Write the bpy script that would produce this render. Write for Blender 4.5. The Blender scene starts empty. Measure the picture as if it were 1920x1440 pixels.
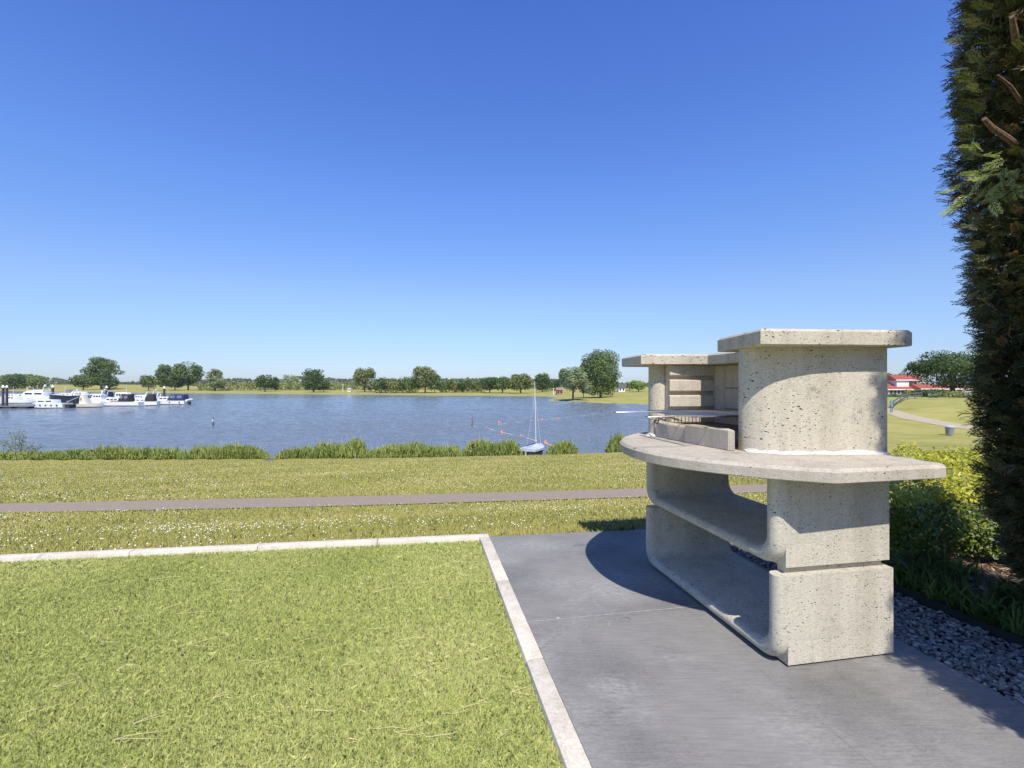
import bpy, bmesh, math, random
import numpy as np
from mathutils import Vector, Matrix

R = math.radians
scene = bpy.context.scene
COL = scene.collection

# ------------------------------------------------------------------ camera, sky, sun, exposure
CAMZ = 1.40
F = 900.0                      # focal length in photo pixels (1920 wide)
HZ = 722.0                     # image row of the horizon
cam_d = bpy.data.cameras.new('camera')
cam = bpy.data.objects.new('camera', cam_d)
COL.objects.link(cam)
cam_d.sensor_width = 36.0
cam_d.lens = F / 1920 * 36.0
cam_d.clip_start = 0.05
cam_d.clip_end = 12000
cam.location = (0, 0, CAMZ)
cam.rotation_euler = (R(90) + math.atan(2.0 / F), 0, 0)
scene.camera = cam

SUN_EL = R(52.7)
SUN_AZ = R(170.5)              # compass-like: 0 = +Y (ahead), clockwise towards +X
world = bpy.data.worlds.new('World')
scene.world = world
world.use_nodes = True
wn = world.node_tree
bg = wn.nodes['Background']
sky = wn.nodes.new('ShaderNodeTexSky')
sky.sky_type = 'NISHITA'
sky.sun_disc = False
sky.sun_elevation = SUN_EL
sky.sun_rotation = SUN_AZ
sky.altitude = 0
sky.air_density = 1.0
sky.dust_density = 0.35
sky.ozone_density = 3.0
# deepen the blue overhead and calm the horizon glow, by elevation
wtc = wn.nodes.new('ShaderNodeTexCoord')
wsx = wn.nodes.new('ShaderNodeSeparateXYZ')
wn.links.new(wtc.outputs['Generated'], wsx.inputs[0])
wr = wn.nodes.new('ShaderNodeValToRGB')
wr.color_ramp.elements[0].position = 0.0; wr.color_ramp.elements[0].color = (0.295, 0.355, 0.49, 1)
wr.color_ramp.elements[1].position = 0.66; wr.color_ramp.elements[1].color = (0.28, 0.41, 0.78, 1)
for p_, c_ in ((0.05, (0.31, 0.35, 0.485, 1)), (0.17, (0.395, 0.425, 0.525, 1)), (0.36, (0.355, 0.455, 0.69, 1)), (0.78, (0.17, 0.27, 0.48, 1)), (1.0, (0.09, 0.15, 0.28, 1))):
    e_ = wr.color_ramp.elements.new(p_); e_.color = c_
wn.links.new(wsx.outputs[2], wr.inputs[0])
wmx = wn.nodes.new('ShaderNodeMixRGB'); wmx.blend_type = 'MULTIPLY'; wmx.inputs[0].default_value = 1.0
wn.links.new(sky.outputs[0], wmx.inputs[1]); wn.links.new(wr.outputs[0], wmx.inputs[2])
wsc = wn.nodes.new('ShaderNodeVectorMath'); wsc.operation = 'SCALE'; wsc.inputs['Scale'].default_value = 2.0
wn.links.new(wmx.outputs[0], wsc.inputs[0])
wn.links.new(wsc.outputs[0], bg.inputs[0])
bg.inputs[1].default_value = 0.13

sun_d = bpy.data.lights.new('sun', 'SUN')
sun_d.energy = 5.0
sun_d.angle = R(0.53)
sun_d.color = (1.0, 0.955, 0.88)
sun = bpy.data.objects.new('sun', sun_d)
COL.objects.link(sun)
sdir = Vector((math.sin(SUN_AZ) * math.cos(SUN_EL), math.cos(SUN_AZ) * math.cos(SUN_EL), math.sin(SUN_EL)))
sun.rotation_euler = sdir.to_track_quat('Z', 'Y').to_euler()

vs = scene.view_settings
vs.view_transform = 'Standard'
vs.look = 'None'
vs.gamma = 1.0
vs.exposure = 0.25
vs.use_curve_mapping = False
scene.cycles.max_bounces = 6
scene.cycles.transparent_max_bounces = 6

# ------------------------------------------------------------------ helpers
TH = math.atan(169 / 900)
CS, SN = math.cos(TH), math.sin(TH)


def W(v, u, z=0.0):
    """terrace coordinates (v across, u along the kerb) -> world"""
    return (-SN * u + CS * v, CS * u + SN * v, z)


def P(px, py, Y):
    return ((px - 960) / F * Y, Y, CAMZ - (py - HZ) / F * Y)


def tag(o, label=None, cat=None, group=None, kind=None):
    if label: o['label'] = label
    if cat: o['category'] = cat
    if group: o['group'] = group
    if kind: o['kind'] = kind
    return o


def thing(name, label, cat, loc=(0, 0, 0), rz=0.0, group=None):
    o = bpy.data.objects.new(name, None)
    o.empty_display_size = 0.2
    COL.objects.link(o)
    o.location = loc
    o.rotation_euler = (0, 0, rz)
    return tag(o, label, cat, group)


def put(name, me, parent=None, loc=(0, 0, 0), world_coords=False):
    o = bpy.data.objects.new(name, me)
    COL.objects.link(o)
    o.location = loc
    if parent is not None:
        o.parent = parent
        if world_coords:
            p = parent
            off = Vector((0, 0, 0))
            while p is not None:
                off += p.location
                p = p.parent
            o.location = -off
    return o


def kids(o):
    return [c for c in bpy.data.objects if c.parent == o]


def copy_tree(o, parent=None):
    c = o.copy()
    COL.objects.link(c)
    if parent is not None: c.parent = parent
    for ch in o.children:
        copy_tree(ch, c)
    return c


class MB:
    def __init__(s):
        s.v = []; s.f = []; s.m = []

    def add(s, verts, faces, mi=0):
        b = len(s.v)
        s.v += [tuple(p) for p in verts]
        s.f += [[i + b for i in f] for f in faces]
        s.m += [mi] * len(faces)
        return s

    def box(s, x0, x1, y0, y1, z0, z1, mi=0):
        V = [(x0, y0, z0), (x1, y0, z0), (x1, y1, z0), (x0, y1, z0), (x0, y0, z1), (x1, y0, z1), (x1, y1, z1), (x0, y1, z1)]
        return s.add(V, [(0, 3, 2, 1), (4, 5, 6, 7), (0, 1, 5, 4), (1, 2, 6, 5), (2, 3, 7, 6), (3, 0, 4, 7)], mi)

    def prism(s, pts, z0, z1, mi=0):
        n = len(pts)
        V = [(x, y, z0) for x, y in pts] + [(x, y, z1) for x, y in pts]
        Fc = [tuple(range(n - 1, -1, -1)), tuple(range(n, 2 * n))]
        Fc += [(i, (i + 1) % n, n + (i + 1) % n, n + i) for i in range(n)]
        return s.add(V, Fc, mi)

    def tube(s, path, r, seg=8, mi=0, caps=True):
        path = [Vector(p) for p in path]
        rs = r if isinstance(r, (list, tuple)) else [r] * len(path)
        base = len(s.v)
        up = Vector((0, 0, 1))
        prev = None
        for i, p in enumerate(path):
            if i == 0: d = path[1] - p
            elif i == len(path) - 1: d = p - path[i - 1]
            else: d = path[i + 1] - path[i - 1]
            d.normalize()
            if prev is None:
                a = d.cross(up)
                if a.length < 1e-3: a = d.cross(Vector((1, 0, 0)))
            else:
                a = prev - d * prev.dot(d)
            a.normalize(); prev = a
            b = d.cross(a)
            for k in range(seg):
                t = 2 * math.pi * k / seg
                s.v.append(tuple(p + (a * math.cos(t) + b * math.sin(t)) * rs[i]))
        for i in range(len(path) - 1):
            for k in range(seg):
                k2 = (k + 1) % seg
                s.f.append([base + i * seg + k, base + i * seg + k2, base + (i + 1) * seg + k2, base + (i + 1) * seg + k]); s.m.append(mi)
        if caps:
            s.f.append([base + k for k in range(seg - 1, -1, -1)]); s.m.append(mi)
            e = base + (len(path) - 1) * seg
            s.f.append([e + k for k in range(seg)]); s.m.append(mi)
        return s

    def lathe(s, prof, seg=16, mi=0, center=(0, 0, 0)):
        base = len(s.v)
        cx, cy, cz = center
        for r, z in prof:
            for k in range(seg):
                t = 2 * math.pi * k / seg
                s.v.append((cx + r * math.cos(t), cy + r * math.sin(t), cz + z))
        for i in range(len(prof) - 1):
            for k in range(seg):
                k2 = (k + 1) % seg
                s.f.append([base + i * seg + k, base + i * seg + k2, base + (i + 1) * seg + k2, base + (i + 1) * seg + k]); s.m.append(mi)
        s.f.append([base + k for k in range(seg - 1, -1, -1)]); s.m.append(mi)
        e = base + (len(prof) - 1) * seg
        s.f.append([e + k for k in range(seg)]); s.m.append(mi)
        return s

    def mesh(s, name, mats, smooth=False, bevel=None, fix=False):
        me = bpy.data.meshes.new(name)
        me.from_pydata(s.v, [], s.f)
        for m in (mats if isinstance(mats, (list, tuple)) else [mats]): me.materials.append(m)
        me.polygons.foreach_set('material_index', s.m)
        if bevel or fix:
            bm = bmesh.new(); bm.from_mesh(me)
            bmesh.ops.recalc_face_normals(bm, faces=bm.faces)
            if bevel:
                w, seg = bevel
                es = [e for e in bm.edges if len(e.link_faces) == 2 and e.calc_face_angle(0) > 0.5]
                bmesh.ops.bevel(bm, geom=es, offset=w, segments=seg, affect='EDGES', profile=0.5, clamp_overlap=True)
            bm.to_mesh(me); bm.free()
        if smooth:
            me.polygons.foreach_set('use_smooth', [True] * len(me.polygons))
            try: me.set_sharp_from_angle(angle=R(40))
            except Exception: pass
        me.update()
        return me


def np_mesh(name, verts, nper, mat, tint=None, smooth=False, faces=None):
    """verts (N*nper,3): N polygons of nper corners each (or faces (M,k) index array)"""
    me = bpy.data.meshes.new(name)
    verts = np.asarray(verts, dtype=np.float32).reshape(-1, 3)
    nv = len(verts)
    if faces is None:
        nf = nv // nper
        idx = np.arange(nv, dtype=np.int32)
        k = nper
    else:
        faces = np.asarray(faces, dtype=np.int32)
        nf, k = faces.shape
        idx = faces.ravel()
    me.vertices.add(nv); me.vertices.foreach_set('co', verts.ravel())
    me.loops.add(len(idx)); me.loops.foreach_set('vertex_index', idx)
    me.polygons.add(nf)
    me.polygons.foreach_set('loop_start', np.arange(0, nf * k, k, dtype=np.int32))
    try: me.polygons.foreach_set('loop_total', np.full(nf, k, dtype=np.int32))
    except Exception: pass
    if smooth: me.polygons.foreach_set('use_smooth', np.ones(nf, dtype=bool))
    me.materials.append(mat)
    if tint is not None:
        a = me.attributes.new('tint', 'FLOAT', 'FACE')
        a.data.foreach_set('value', np.asarray(tint, dtype=np.float32))
    me.update(calc_edges=True)
    me.validate()
    return me


def unit(a):
    return a / (np.linalg.norm(a, axis=-1, keepdims=True) + 1e-9)


def leaf_quads(pos, nrm, size, rng, aspect=1.0, updir=None):
    """one rhombus-like quad per position, facing nrm"""
    n = len(pos)
    rv = rng.normal(size=(n, 3)) if updir is None else updir
    t = unit(np.cross(nrm, rv)); b = np.cross(nrm, t)
    s = np.asarray(size).reshape(-1, 1) * np.ones((n, 1))
    a = t * s * aspect * 0.5; c = b * s * 0.5
    k = rng.uniform(0.55, 1.0, (n, 1))
    V = np.stack([pos - c, pos + a * k - c * 0.1, pos + c, pos - a * (1.55 - k) + c * 0.1], axis=1)
    return V.reshape(-1, 3)


# ------------------------------------------------------------------ materials
MATS = {}


def nm(name):
    m = bpy.data.materials.new(name)
    m.use_nodes = True
    nt = m.node_tree
    return m, nt, nt.nodes['Principled BSDF'], nt.nodes, nt.links


def N(nt, t, **kw):
    n = nt.nodes.new(t)
    for k, v in kw.items():
        if k in ('operation', 'blend_type', 'data_type', 'feature', 'noise_dimensions', 'attribute_name', 'distance', 'interpolation_type', 'clamp', 'wave_type', 'bands_direction', 'invert'):
            setattr(n, k, v)
        else:
            n.inputs[k].default_value = v
    return n


def ramp(nt, stops, interp='LINEAR'):
    r = nt.nodes.new('ShaderNodeValToRGB')
    e = r.color_ramp.elements
    r.color_ramp.interpolation = interp
    while len(e) < len(stops): e.new(0.5)
    for el, (p, c) in zip(e, stops):
        el.position = p
        el.color = (*c, 1) if len(c) == 3 else c
    return r


def coords(nt, scale=(1, 1, 1), rot=(0, 0, 0), loc=(0, 0, 0)):
    tc = nt.nodes.new('ShaderNodeTexCoord')
    mp = nt.nodes.new('ShaderNodeMapping')
    mp.inputs['Scale'].default_value = scale
    mp.inputs['Rotation'].default_value = rot
    mp.inputs['Location'].default_value = loc
    nt.links.new(tc.outputs['Object'], mp.inputs['Vector'])
    return mp.outputs['Vector']


def simple(name, col, rough=0.6, metal=0.0, var=0.12, scale=6.0, bump=0.0, spec=0.5):
    m, nt, b, nd, lk = nm(name)
    v = coords(nt)
    nz = N(nt, 'ShaderNodeTexNoise', Scale=scale, Detail=6.0, Roughness=0.6)
    lk.new(v, nz.inputs['Vector'])
    lo = tuple(c * (1 - var) for c in col); hi = tuple(min(1, c * (1 + var)) for c in col)
    r = ramp(nt, [(0.3, lo), (0.7, hi)])
    lk.new(nz.outputs['Fac'], r.inputs[0]); lk.new(r.outputs[0], b.inputs['Base Color'])
    b.inputs['Roughness'].default_value = rough
    b.inputs['Metallic'].default_value = metal
    b.inputs['Specular IOR Level'].default_value = spec
    if bump:
        bp = N(nt, 'ShaderNodeBump', Strength=bump, Distance=0.01)
        lk.new(nz.outputs['Fac'], bp.inputs['Height']); lk.new(bp.outputs[0], b.inputs['Normal'])
    return m


def leafmat(name, stops, trans=0.3, rough=0.6, tcol=None, spec=0.3, lift=0.0):
    m, nt, b, nd, lk = nm(name)
    at = N(nt, 'ShaderNodeAttribute', attribute_name='tint')
    r = ramp(nt, stops)
    lk.new(at.outputs['Fac'], r.inputs[0])
    lk.new(r.outputs[0], b.inputs['Base Color'])
    b.inputs['Roughness'].default_value = rough
    b.inputs['Specular IOR Level'].default_value = spec
    if lift:
        ge = nd.new('ShaderNodeNewGeometry')
        va = N(nt, 'ShaderNodeVectorMath', operation='SCALE'); lk.new(ge.outputs['Normal'], va.inputs[0]); va.inputs['Scale'].default_value = 1 - lift
        vb = N(nt, 'ShaderNodeVectorMath', operation='ADD'); lk.new(va.outputs[0], vb.inputs[0]); vb.inputs[1].default_value = (0, -0.15 * lift, lift)
        vn = N(nt, 'ShaderNodeVectorMath', operation='NORMALIZE'); lk.new(vb.outputs[0], vn.inputs[0])
        lk.new(vn.outputs[0], b.inputs['Normal'])
    tr = nd.new('ShaderNodeBsdfTranslucent')
    mul = N(nt, 'ShaderNodeMixRGB', blend_type='MULTIPLY', Fac=1.0)
    lk.new(r.outputs[0], mul.inputs[1]); mul.inputs[2].default_value = (*(tcol or (1.3, 1.35, 0.7)), 1)
    lk.new(mul.outputs[0], tr.inputs[0])
    mx = nd.new('ShaderNodeMixShader'); mx.inputs[0].default_value = trans
    lk.new(b.outputs[0], mx.inputs[1]); lk.new(tr.outputs[0], mx.inputs[2])
    lk.new(mx.outputs[0], nd['Material Output'].inputs['Surface'])
    return m


def concrete(name, lo, hi, pit=1.0, pitscale=34.0, streak=(1, 1, 1), coarse=1.0):
    m, nt, b, nd, lk = nm(name)
    v = coords(nt)
    big = N(nt, 'ShaderNodeTexNoise', Scale=4.5, Detail=8.0, Roughness=0.65)
    lk.new(v, big.inputs['Vector'])
    fine = N(nt, 'ShaderNodeTexNoise', Scale=150.0, Detail=5.0, Roughness=0.7)
    vf = coords(nt, streak)
    lk.new(vf, fine.inputs['Vector'])
    mid = N(nt, 'ShaderNodeTexNoise', Scale=26.0, Detail=5.0, Roughness=0.65)
    lk.new(vf, mid.inputs['Vector'])
    mx = N(nt, 'ShaderNodeMath', operation='MULTIPLY_ADD'); lk.new(fine.outputs['Fac'], mx.inputs[0]); mx.inputs[1].default_value = 0.75
    lk.new(big.outputs['Fac'], mx.inputs[2])
    mx2 = N(nt, 'ShaderNodeMath', operation='MULTIPLY_ADD'); lk.new(mid.outputs['Fac'], mx2.inputs[0]); mx2.inputs[1].default_value = 0.45
    lk.new(mx.outputs[0], mx2.inputs[2])
    r = ramp(nt, [(0.62, lo), (1.18, hi)])
    dv = N(nt, 'ShaderNodeMath', operation='MULTIPLY'); lk.new(mx2.outputs[0], dv.inputs[0]); dv.inputs[1].default_value = 1.0
    r.color_ramp.elements[0].position = 0.84; r.color_ramp.elements[1].position = 1.30
    lk.new(dv.outputs[0], r.inputs[0])
    # air pits: flattened cells, random size per cell, clustered
    vp = coords(nt, (0.85, 0.85, 1.7), (0.5, 0.35, 0.3))
    ds = N(nt, 'ShaderNodeTexNoise', Scale=60.0, Detail=2.0)
    lk.new(vp, ds.inputs['Vector'])
    addv = N(nt, 'ShaderNodeVectorMath', operation='MULTIPLY_ADD')
    lk.new(ds.outputs['Color'], addv.inputs[0]); addv.inputs[1].default_value = (0.012, 0.012, 0.012); lk.new(vp, addv.inputs[2])
    masks = []
    for sc_, rad, pw in ((pitscale * 1.25, 0.38 * pit, 3.4), (pitscale * 2.4, 0.44 * pit, 2.4)):
        vo = N(nt, 'ShaderNodeTexVoronoi', Scale=sc_, feature='F1')
        lk.new(addv.outputs[0], vo.inputs['Vector'])
        sp = nd.new('ShaderNodeSeparateColor'); lk.new(vo.outputs['Color'], sp.inputs[0])
        pwn = N(nt, 'ShaderNodeMath', operation='POWER'); lk.new(sp.outputs[0], pwn.inputs[0]); pwn.inputs[1].default_value = pw
        # cluster by low noise
        cl = N(nt, 'ShaderNodeMapRange'); lk.new(big.outputs['Fac'], cl.inputs[0])
        cl.inputs[1].default_value = 0.40; cl.inputs[2].default_value = 0.62
        cl.inputs[3].default_value = rad * 0.55; cl.inputs[4].default_value = rad
        th = N(nt, 'ShaderNodeMath', operation='MULTIPLY'); lk.new(pwn.outputs[0], th.inputs[0]); lk.new(cl.outputs[0], th.inputs[1])
        su = N(nt, 'ShaderNodeMath', operation='SUBTRACT'); lk.new(th.outputs[0], su.inputs[0]); lk.new(vo.outputs['Distance'], su.inputs[1])
        mr = N(nt, 'ShaderNodeMapRange'); lk.new(su.outputs[0], mr.inputs[0])
        mr.inputs[1].default_value = 0.0; mr.inputs[2].default_value = 0.035
        masks.append(mr)
    mxm = N(nt, 'ShaderNodeMath', operation='MAXIMUM'); lk.new(masks[0].outputs[0], mxm.inputs[0]); lk.new(masks[1].outputs[0], mxm.inputs[1])
    vst = coords(nt, (7.0, 7.0, 0.55))
    stn = N(nt, 'ShaderNodeTexNoise', Scale=1.0, Detail=6.0, Roughness=0.65); lk.new(vst, stn.inputs['Vector'])
    str_ = ramp(nt, [(0.38, (0.86, 0.85, 0.83)), (0.55, (1.0, 1.0, 1.0))]); lk.new(stn.outputs['Fac'], str_.inputs[0])
    agg = N(nt, 'ShaderNodeTexVoronoi', Scale=120.0, feature='F1'); lk.new(vp, agg.inputs['Vector'])
    agr = ramp(nt, [(0.0, (0.86, 0.85, 0.83)), (1.0, (1.10, 1.10, 1.09))]); lk.new(agg.outputs['Color'], agr.inputs[0])
    ws = N(nt, 'ShaderNodeMixRGB', blend_type='MULTIPLY', Fac=1.0); lk.new(r.outputs[0], ws.inputs[1]); lk.new(str_.outputs[0], ws.inputs[2])
    wa = N(nt, 'ShaderNodeMixRGB', blend_type='MULTIPLY', Fac=1.0); lk.new(ws.outputs[0], wa.inputs[1]); lk.new(agr.outputs[0], wa.inputs[2])
    dark = N(nt, 'ShaderNodeMixRGB', blend_type='MIX'); lk.new(mxm.outputs[0], dark.inputs[0])
    lk.new(wa.outputs[0], dark.inputs[1]); dark.inputs[2].default_value = (0.085, 0.075, 0.06, 1)
    lk.new(dark.outputs[0], b.inputs['Base Color'])
    b.inputs['Roughness'].default_value = 0.88
    b.inputs['Specular IOR Level'].default_value = 0.25
    hh = N(nt, 'ShaderNodeMath', operation='MULTIPLY_ADD'); lk.new(mxm.outputs[0], hh.inputs[0]); hh.inputs[1].default_value = -1.6
    hm = N(nt, 'ShaderNodeMath', operation='MULTIPLY_ADD'); lk.new(mid.outputs['Fac'], hm.inputs[0]); hm.inputs[1].default_value = 0.8; lk.new(fine.outputs['Fac'], hm.inputs[2])
    lk.new(hm.outputs[0], hh.inputs[2])
    bp = N(nt, 'ShaderNodeBump', Strength=0.75 * coarse, Distance=0.005)
    lk.new(hh.outputs[0], bp.inputs['Height']); lk.new(bp.outputs[0], b.inputs['Normal'])
    return m


M = MATS
M['conc'] = concrete('cream_concrete', (0.30, 0.271, 0.212), (0.55, 0.50, 0.40), pit=1.0, pitscale=34)
M['conc_base'] = concrete('base_concrete', (0.295, 0.27, 0.212), (0.55, 0.505, 0.405), pit=0.95, pitscale=46)
M['conc_top'] = concrete('worktop_concrete', (0.29, 0.258, 0.21), (0.49, 0.435, 0.36), pit=0.8, pitscale=40, coarse=0.7)
M['conc_plate'] = concrete('plate_concrete', (0.30, 0.27, 0.212), (0.54, 0.485, 0.385), pit=1.0, pitscale=34)
M['firestone'] = concrete('fire_stone', (0.34, 0.295, 0.225), (0.54, 0.475, 0.375), pit=0.7, pitscale=60, coarse=0.7)
M['mortar'] = simple('white_mortar', (0.58, 0.55, 0.49), 0.95, var=0.25, scale=40, bump=0.5)
M['chrome'] = simple('chromed_wire', (0.40, 0.40, 0.41), 0.36, metal=1.0, var=0.08, scale=30)
M['rust'] = simple('rusty_wire', (0.16, 0.10, 0.06), 0.7, metal=0.5, var=0.3, scale=60)


def paving_mat():
    m, nt, b, nd, lk = nm('slate_paving')
    v = coords(nt)
    vs_ = coords(nt, (1, 3.5, 1), (0, 0, 0.5))
    big = N(nt, 'ShaderNodeTexNoise', Scale=1.6, Detail=8.0, Roughness=0.6); lk.new(v, big.inputs['Vector'])
    fine = N(nt, 'ShaderNodeTexNoise', Scale=55.0, Detail=8.0, Roughness=0.75); lk.new(vs_, fine.inputs['Vector'])
    ad = N(nt, 'ShaderNodeMath', operation='MULTIPLY_ADD'); lk.new(fine.outputs['Fac'], ad.inputs[0]); ad.inputs[1].default_value = 0.9; lk.new(big.outputs['Fac'], ad.inputs[2])
    r = ramp(nt, [(0.62, (0.112, 0.108, 0.102)), (1.2, (0.235, 0.224, 0.207))])
    lk.new(ad.outputs[0], r.inputs[0])
    # riven slate grain: fine diagonal streaks
    vg = coords(nt, (3.0, 34.0, 1), (0, 0, 0.45))
    gr_ = N(nt, 'ShaderNodeTexNoise', Scale=2.2, Detail=8.0, Roughness=0.72); lk.new(vg, gr_.inputs['Vector'])
    grr = ramp(nt, [(0.34, (0.82, 0.82, 0.83)), (0.68, (1.17, 1.17, 1.16))]); lk.new(gr_.outputs['Fac'], grr.inputs[0])
    gm = N(nt, 'ShaderNodeMixRGB', blend_type='MULTIPLY', Fac=1.0); lk.new(r.outputs[0], gm.inputs[1]); lk.new(grr.outputs[0], gm.inputs[2])
    r = gm
    # chalky scuffs in patches
    pt = N(nt, 'ShaderNodeTexNoise', Scale=1.1, Detail=3.0); vp = coords(nt, loc=(3.1, 1.7, 0)); lk.new(vp, pt.inputs['Vector'])
    sc = N(nt, 'ShaderNodeTexNoise', Scale=24.0, Detail=9.0, Roughness=0.8); vsc = coords(nt, (1, 2.6, 1), (0, 0, -0.5)); lk.new(vsc, sc.inputs['Vector'])
    mr1 = N(nt, 'ShaderNodeMapRange'); lk.new(pt.outputs['Fac'], mr1.inputs[0]); mr1.inputs[1].default_value = 0.50; mr1.inputs[2].default_value = 0.72
    mr2 = N(nt, 'ShaderNodeMapRange'); lk.new(sc.outputs['Fac'], mr2.inputs[0]); mr2.inputs[1].default_value = 0.43; mr2.inputs[2].default_value = 0.62
    mu = N(nt, 'ShaderNodeMath', operation='MULTIPLY'); lk.new(mr1.outputs[0], mu.inputs[0]); lk.new(mr2.outputs[0], mu.inputs[1])
    # scrubbed chalky patches where something was dragged
    for (cx_, cy_, rx_, ry_, amt) in ((0.48, 2.22, 0.17, 0.13, 0.9), (0.20, 4.20, 0.42, 0.22, 0.75), (0.86, 2.46, 0.16, 0.05, 0.6), (1.15, 1.95, 0.3, 0.2, 0.5), (1.55, 1.8, 0.35, 0.3, 0.35)):
        vq = coords(nt, (1 / rx_, 1 / ry_, 1), (0, 0, 0), (-cx_ / rx_, -cy_ / ry_, 0))
        ln = N(nt, 'ShaderNodeVectorMath', operation='LENGTH'); lk.new(vq, ln.inputs[0])
        mq = N(nt, 'ShaderNodeMapRange'); lk.new(ln.outputs['Value'], mq.inputs[0]); mq.inputs[1].default_value = 1.0; mq.inputs[2].default_value = 0.2; mq.inputs[3].default_value = 0; mq.inputs[4].default_value = amt
        mm_ = N(nt, 'ShaderNodeMath', operation='MULTIPLY'); lk.new(mq.outputs[0], mm_.inputs[0]); lk.new(mr2.outputs[0], mm_.inputs[1])
        nx_ = N(nt, 'ShaderNodeMath', operation='MAXIMUM'); lk.new(mm_.outputs[0], nx_.inputs[0]); lk.new(mu.outputs[0], nx_.inputs[1])
        mu = nx_
    # small pale specks
    vo = N(nt, 'ShaderNodeTexVoronoi', Scale=9.0, feature='F1'); lk.new(v, vo.inputs['Vector'])
    sp = nd.new('ShaderNodeSeparateColor'); lk.new(vo.outputs['Color'], sp.inputs[0])
    pw = N(nt, 'ShaderNodeMath', operation='POWER'); lk.new(sp.outputs[1], pw.inputs[0]); pw.inputs[1].default_value = 5.0
    th = N(nt, 'ShaderNodeMath', operation='MULTIPLY'); lk.new(pw.outputs[0], th.inputs[0]); th.inputs[1].default_value = 0.09
    lt = N(nt, 'ShaderNodeMath', operation='LESS_THAN'); lk.new(vo.outputs['Distance'], lt.inputs[0]); lk.new(th.outputs[0], lt.inputs[1])
    mxx = N(nt, 'ShaderNodeMath', operation='MAXIMUM'); lk.new(lt.outputs[0], mxx.inputs[0])
    mus = N(nt, 'ShaderNodeMath', operation='MULTIPLY'); lk.new(mu.outputs[0], mus.inputs[0]); mus.inputs[1].default_value = 0.75
    lk.new(mus.outputs[0], mxx.inputs[1])
    mix = N(nt, 'ShaderNodeMixRGB', blend_type='MIX'); lk.new(mxx.outputs[0], mix.inputs[0]); lk.new(r.outputs[0], mix.inputs[1]); mix.inputs[2].default_value = (0.45, 0.44, 0.42, 1)
    lk.new(mix.outputs[0], b.inputs['Base Color'])
    b.inputs['Roughness'].default_value = 0.72
    b.inputs['Specular IOR Level'].default_value = 0.3
    bp = N(nt, 'ShaderNodeBump', Strength=0.3, Distance=0.003); lk.new(fine.outputs['Fac'], bp.inputs['Height']); lk.new(bp.outputs[0], b.inputs['Normal'])
    return m


M['paving'] = paving_mat()
M['joint'] = simple('pale_joint', (0.36, 0.35, 0.31), 0.9, var=0.3, scale=30)
M['faint_joint'] = simple('faint_joint', (0.23, 0.225, 0.21), 0.9, var=0.25, scale=8)
M['hexmark'] = simple('lime_mark', (0.30, 0.295, 0.285), 0.85, var=0.18, scale=12)
M['kerb'] = concrete('kerb_concrete', (0.41, 0.372, 0.305), (0.66, 0.60, 0.50), pit=0.35, pitscale=90, coarse=0.8)
M['edging'] = simple('black_edging', (0.018, 0.018, 0.02), 0.6, var=0.2)


def grass_ground():
    m, nt, b, nd, lk = nm('meadow_ground')
    v = coords(nt)
    a = N(nt, 'ShaderNodeTexNoise', Scale=0.16, Detail=6.0, Roughness=0.6); lk.new(v, a.inputs['Vector'])
    vst = coords(nt, (0.22, 1.0, 1))
    c = N(nt, 'ShaderNodeTexNoise', Scale=1.3, Detail=7.0, Roughness=0.65); lk.new(vst, c.inputs['Vector'])
    f = N(nt, 'ShaderNodeTexNoise', Scale=24.0, Detail=5.0, Roughness=0.75); lk.new(v, f.inputs['Vector'])
    s1 = N(nt, 'ShaderNodeMath', operation='MULTIPLY_ADD'); lk.new(c.outputs['Fac'], s1.inputs[0]); s1.inputs[1].default_value = 0.8; lk.new(a.outputs['Fac'], s1.inputs[2])
    s2 = N(nt, 'ShaderNodeMath', operation='MULTIPLY_ADD'); lk.new(f.outputs['Fac'], s2.inputs[0]); s2.inputs[1].default_value = 0.7; lk.new(s1.outputs[0], s2.inputs[2])
    dv = N(nt, 'ShaderNodeMath', operation='DIVIDE'); lk.new(s2.outputs[0], dv.inputs[0]); dv.inputs[1].default_value = 2.5
    r = ramp(nt, [(0.36, (0.20, 0.20, 0.05)), (0.46, (0.285, 0.272, 0.078)), (0.54, (0.36, 0.325, 0.105)), (0.63, (0.39, 0.305, 0.135))])
    lk.new(dv.outputs[0], r.inputs[0]); lk.new(r.outputs[0], b.inputs['Base Color'])
    b.inputs['Roughness'].default_value = 0.95
    b.inputs['Specular IOR Level'].default_value = 0.1
    bp = N(nt, 'ShaderNodeBump', Strength=0.5, Distance=0.06); lk.new(f.outputs['Fac'], bp.inputs['Height']); lk.new(bp.outputs[0], b.inputs['Normal'])
    return m


M['meadow'] = grass_ground()
M['blade'] = leafmat('meadow_blades', [(0.0, (0.22, 0.23, 0.055)), (0.5, (0.365, 0.35, 0.095)), (0.85, (0.45, 0.405, 0.14)), (1.0, (0.52, 0.39, 0.21))], 0.2, 0.6, lift=0.7)
M['turf_blade'] = leafmat('turf_blades', [(0.0, (0.25, 0.30, 0.07)), (0.45, (0.43, 0.485, 0.14)), (0.8, (0.61, 0.62, 0.23)), (0.95, (0.66, 0.62, 0.30)), (1.0, (0.68, 0.60, 0.36))], 0.15, 0.5, spec=0.3, lift=0.85)
M['turf_base'] = simple('turf_backing', (0.38, 0.42, 0.14), 0.95, var=0.3, scale=40)
M['daisy'] = simple('daisy_petals', (0.72, 0.71, 0.66), 0.7, var=0.05)
M['straw'] = simple('dry_straw', (0.58, 0.49, 0.28), 0.8, var=0.25, scale=10)
M['path'] = simple('asphalt_path', (0.29, 0.225, 0.165), 0.95, var=0.15, scale=14, bump=0.4)
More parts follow.
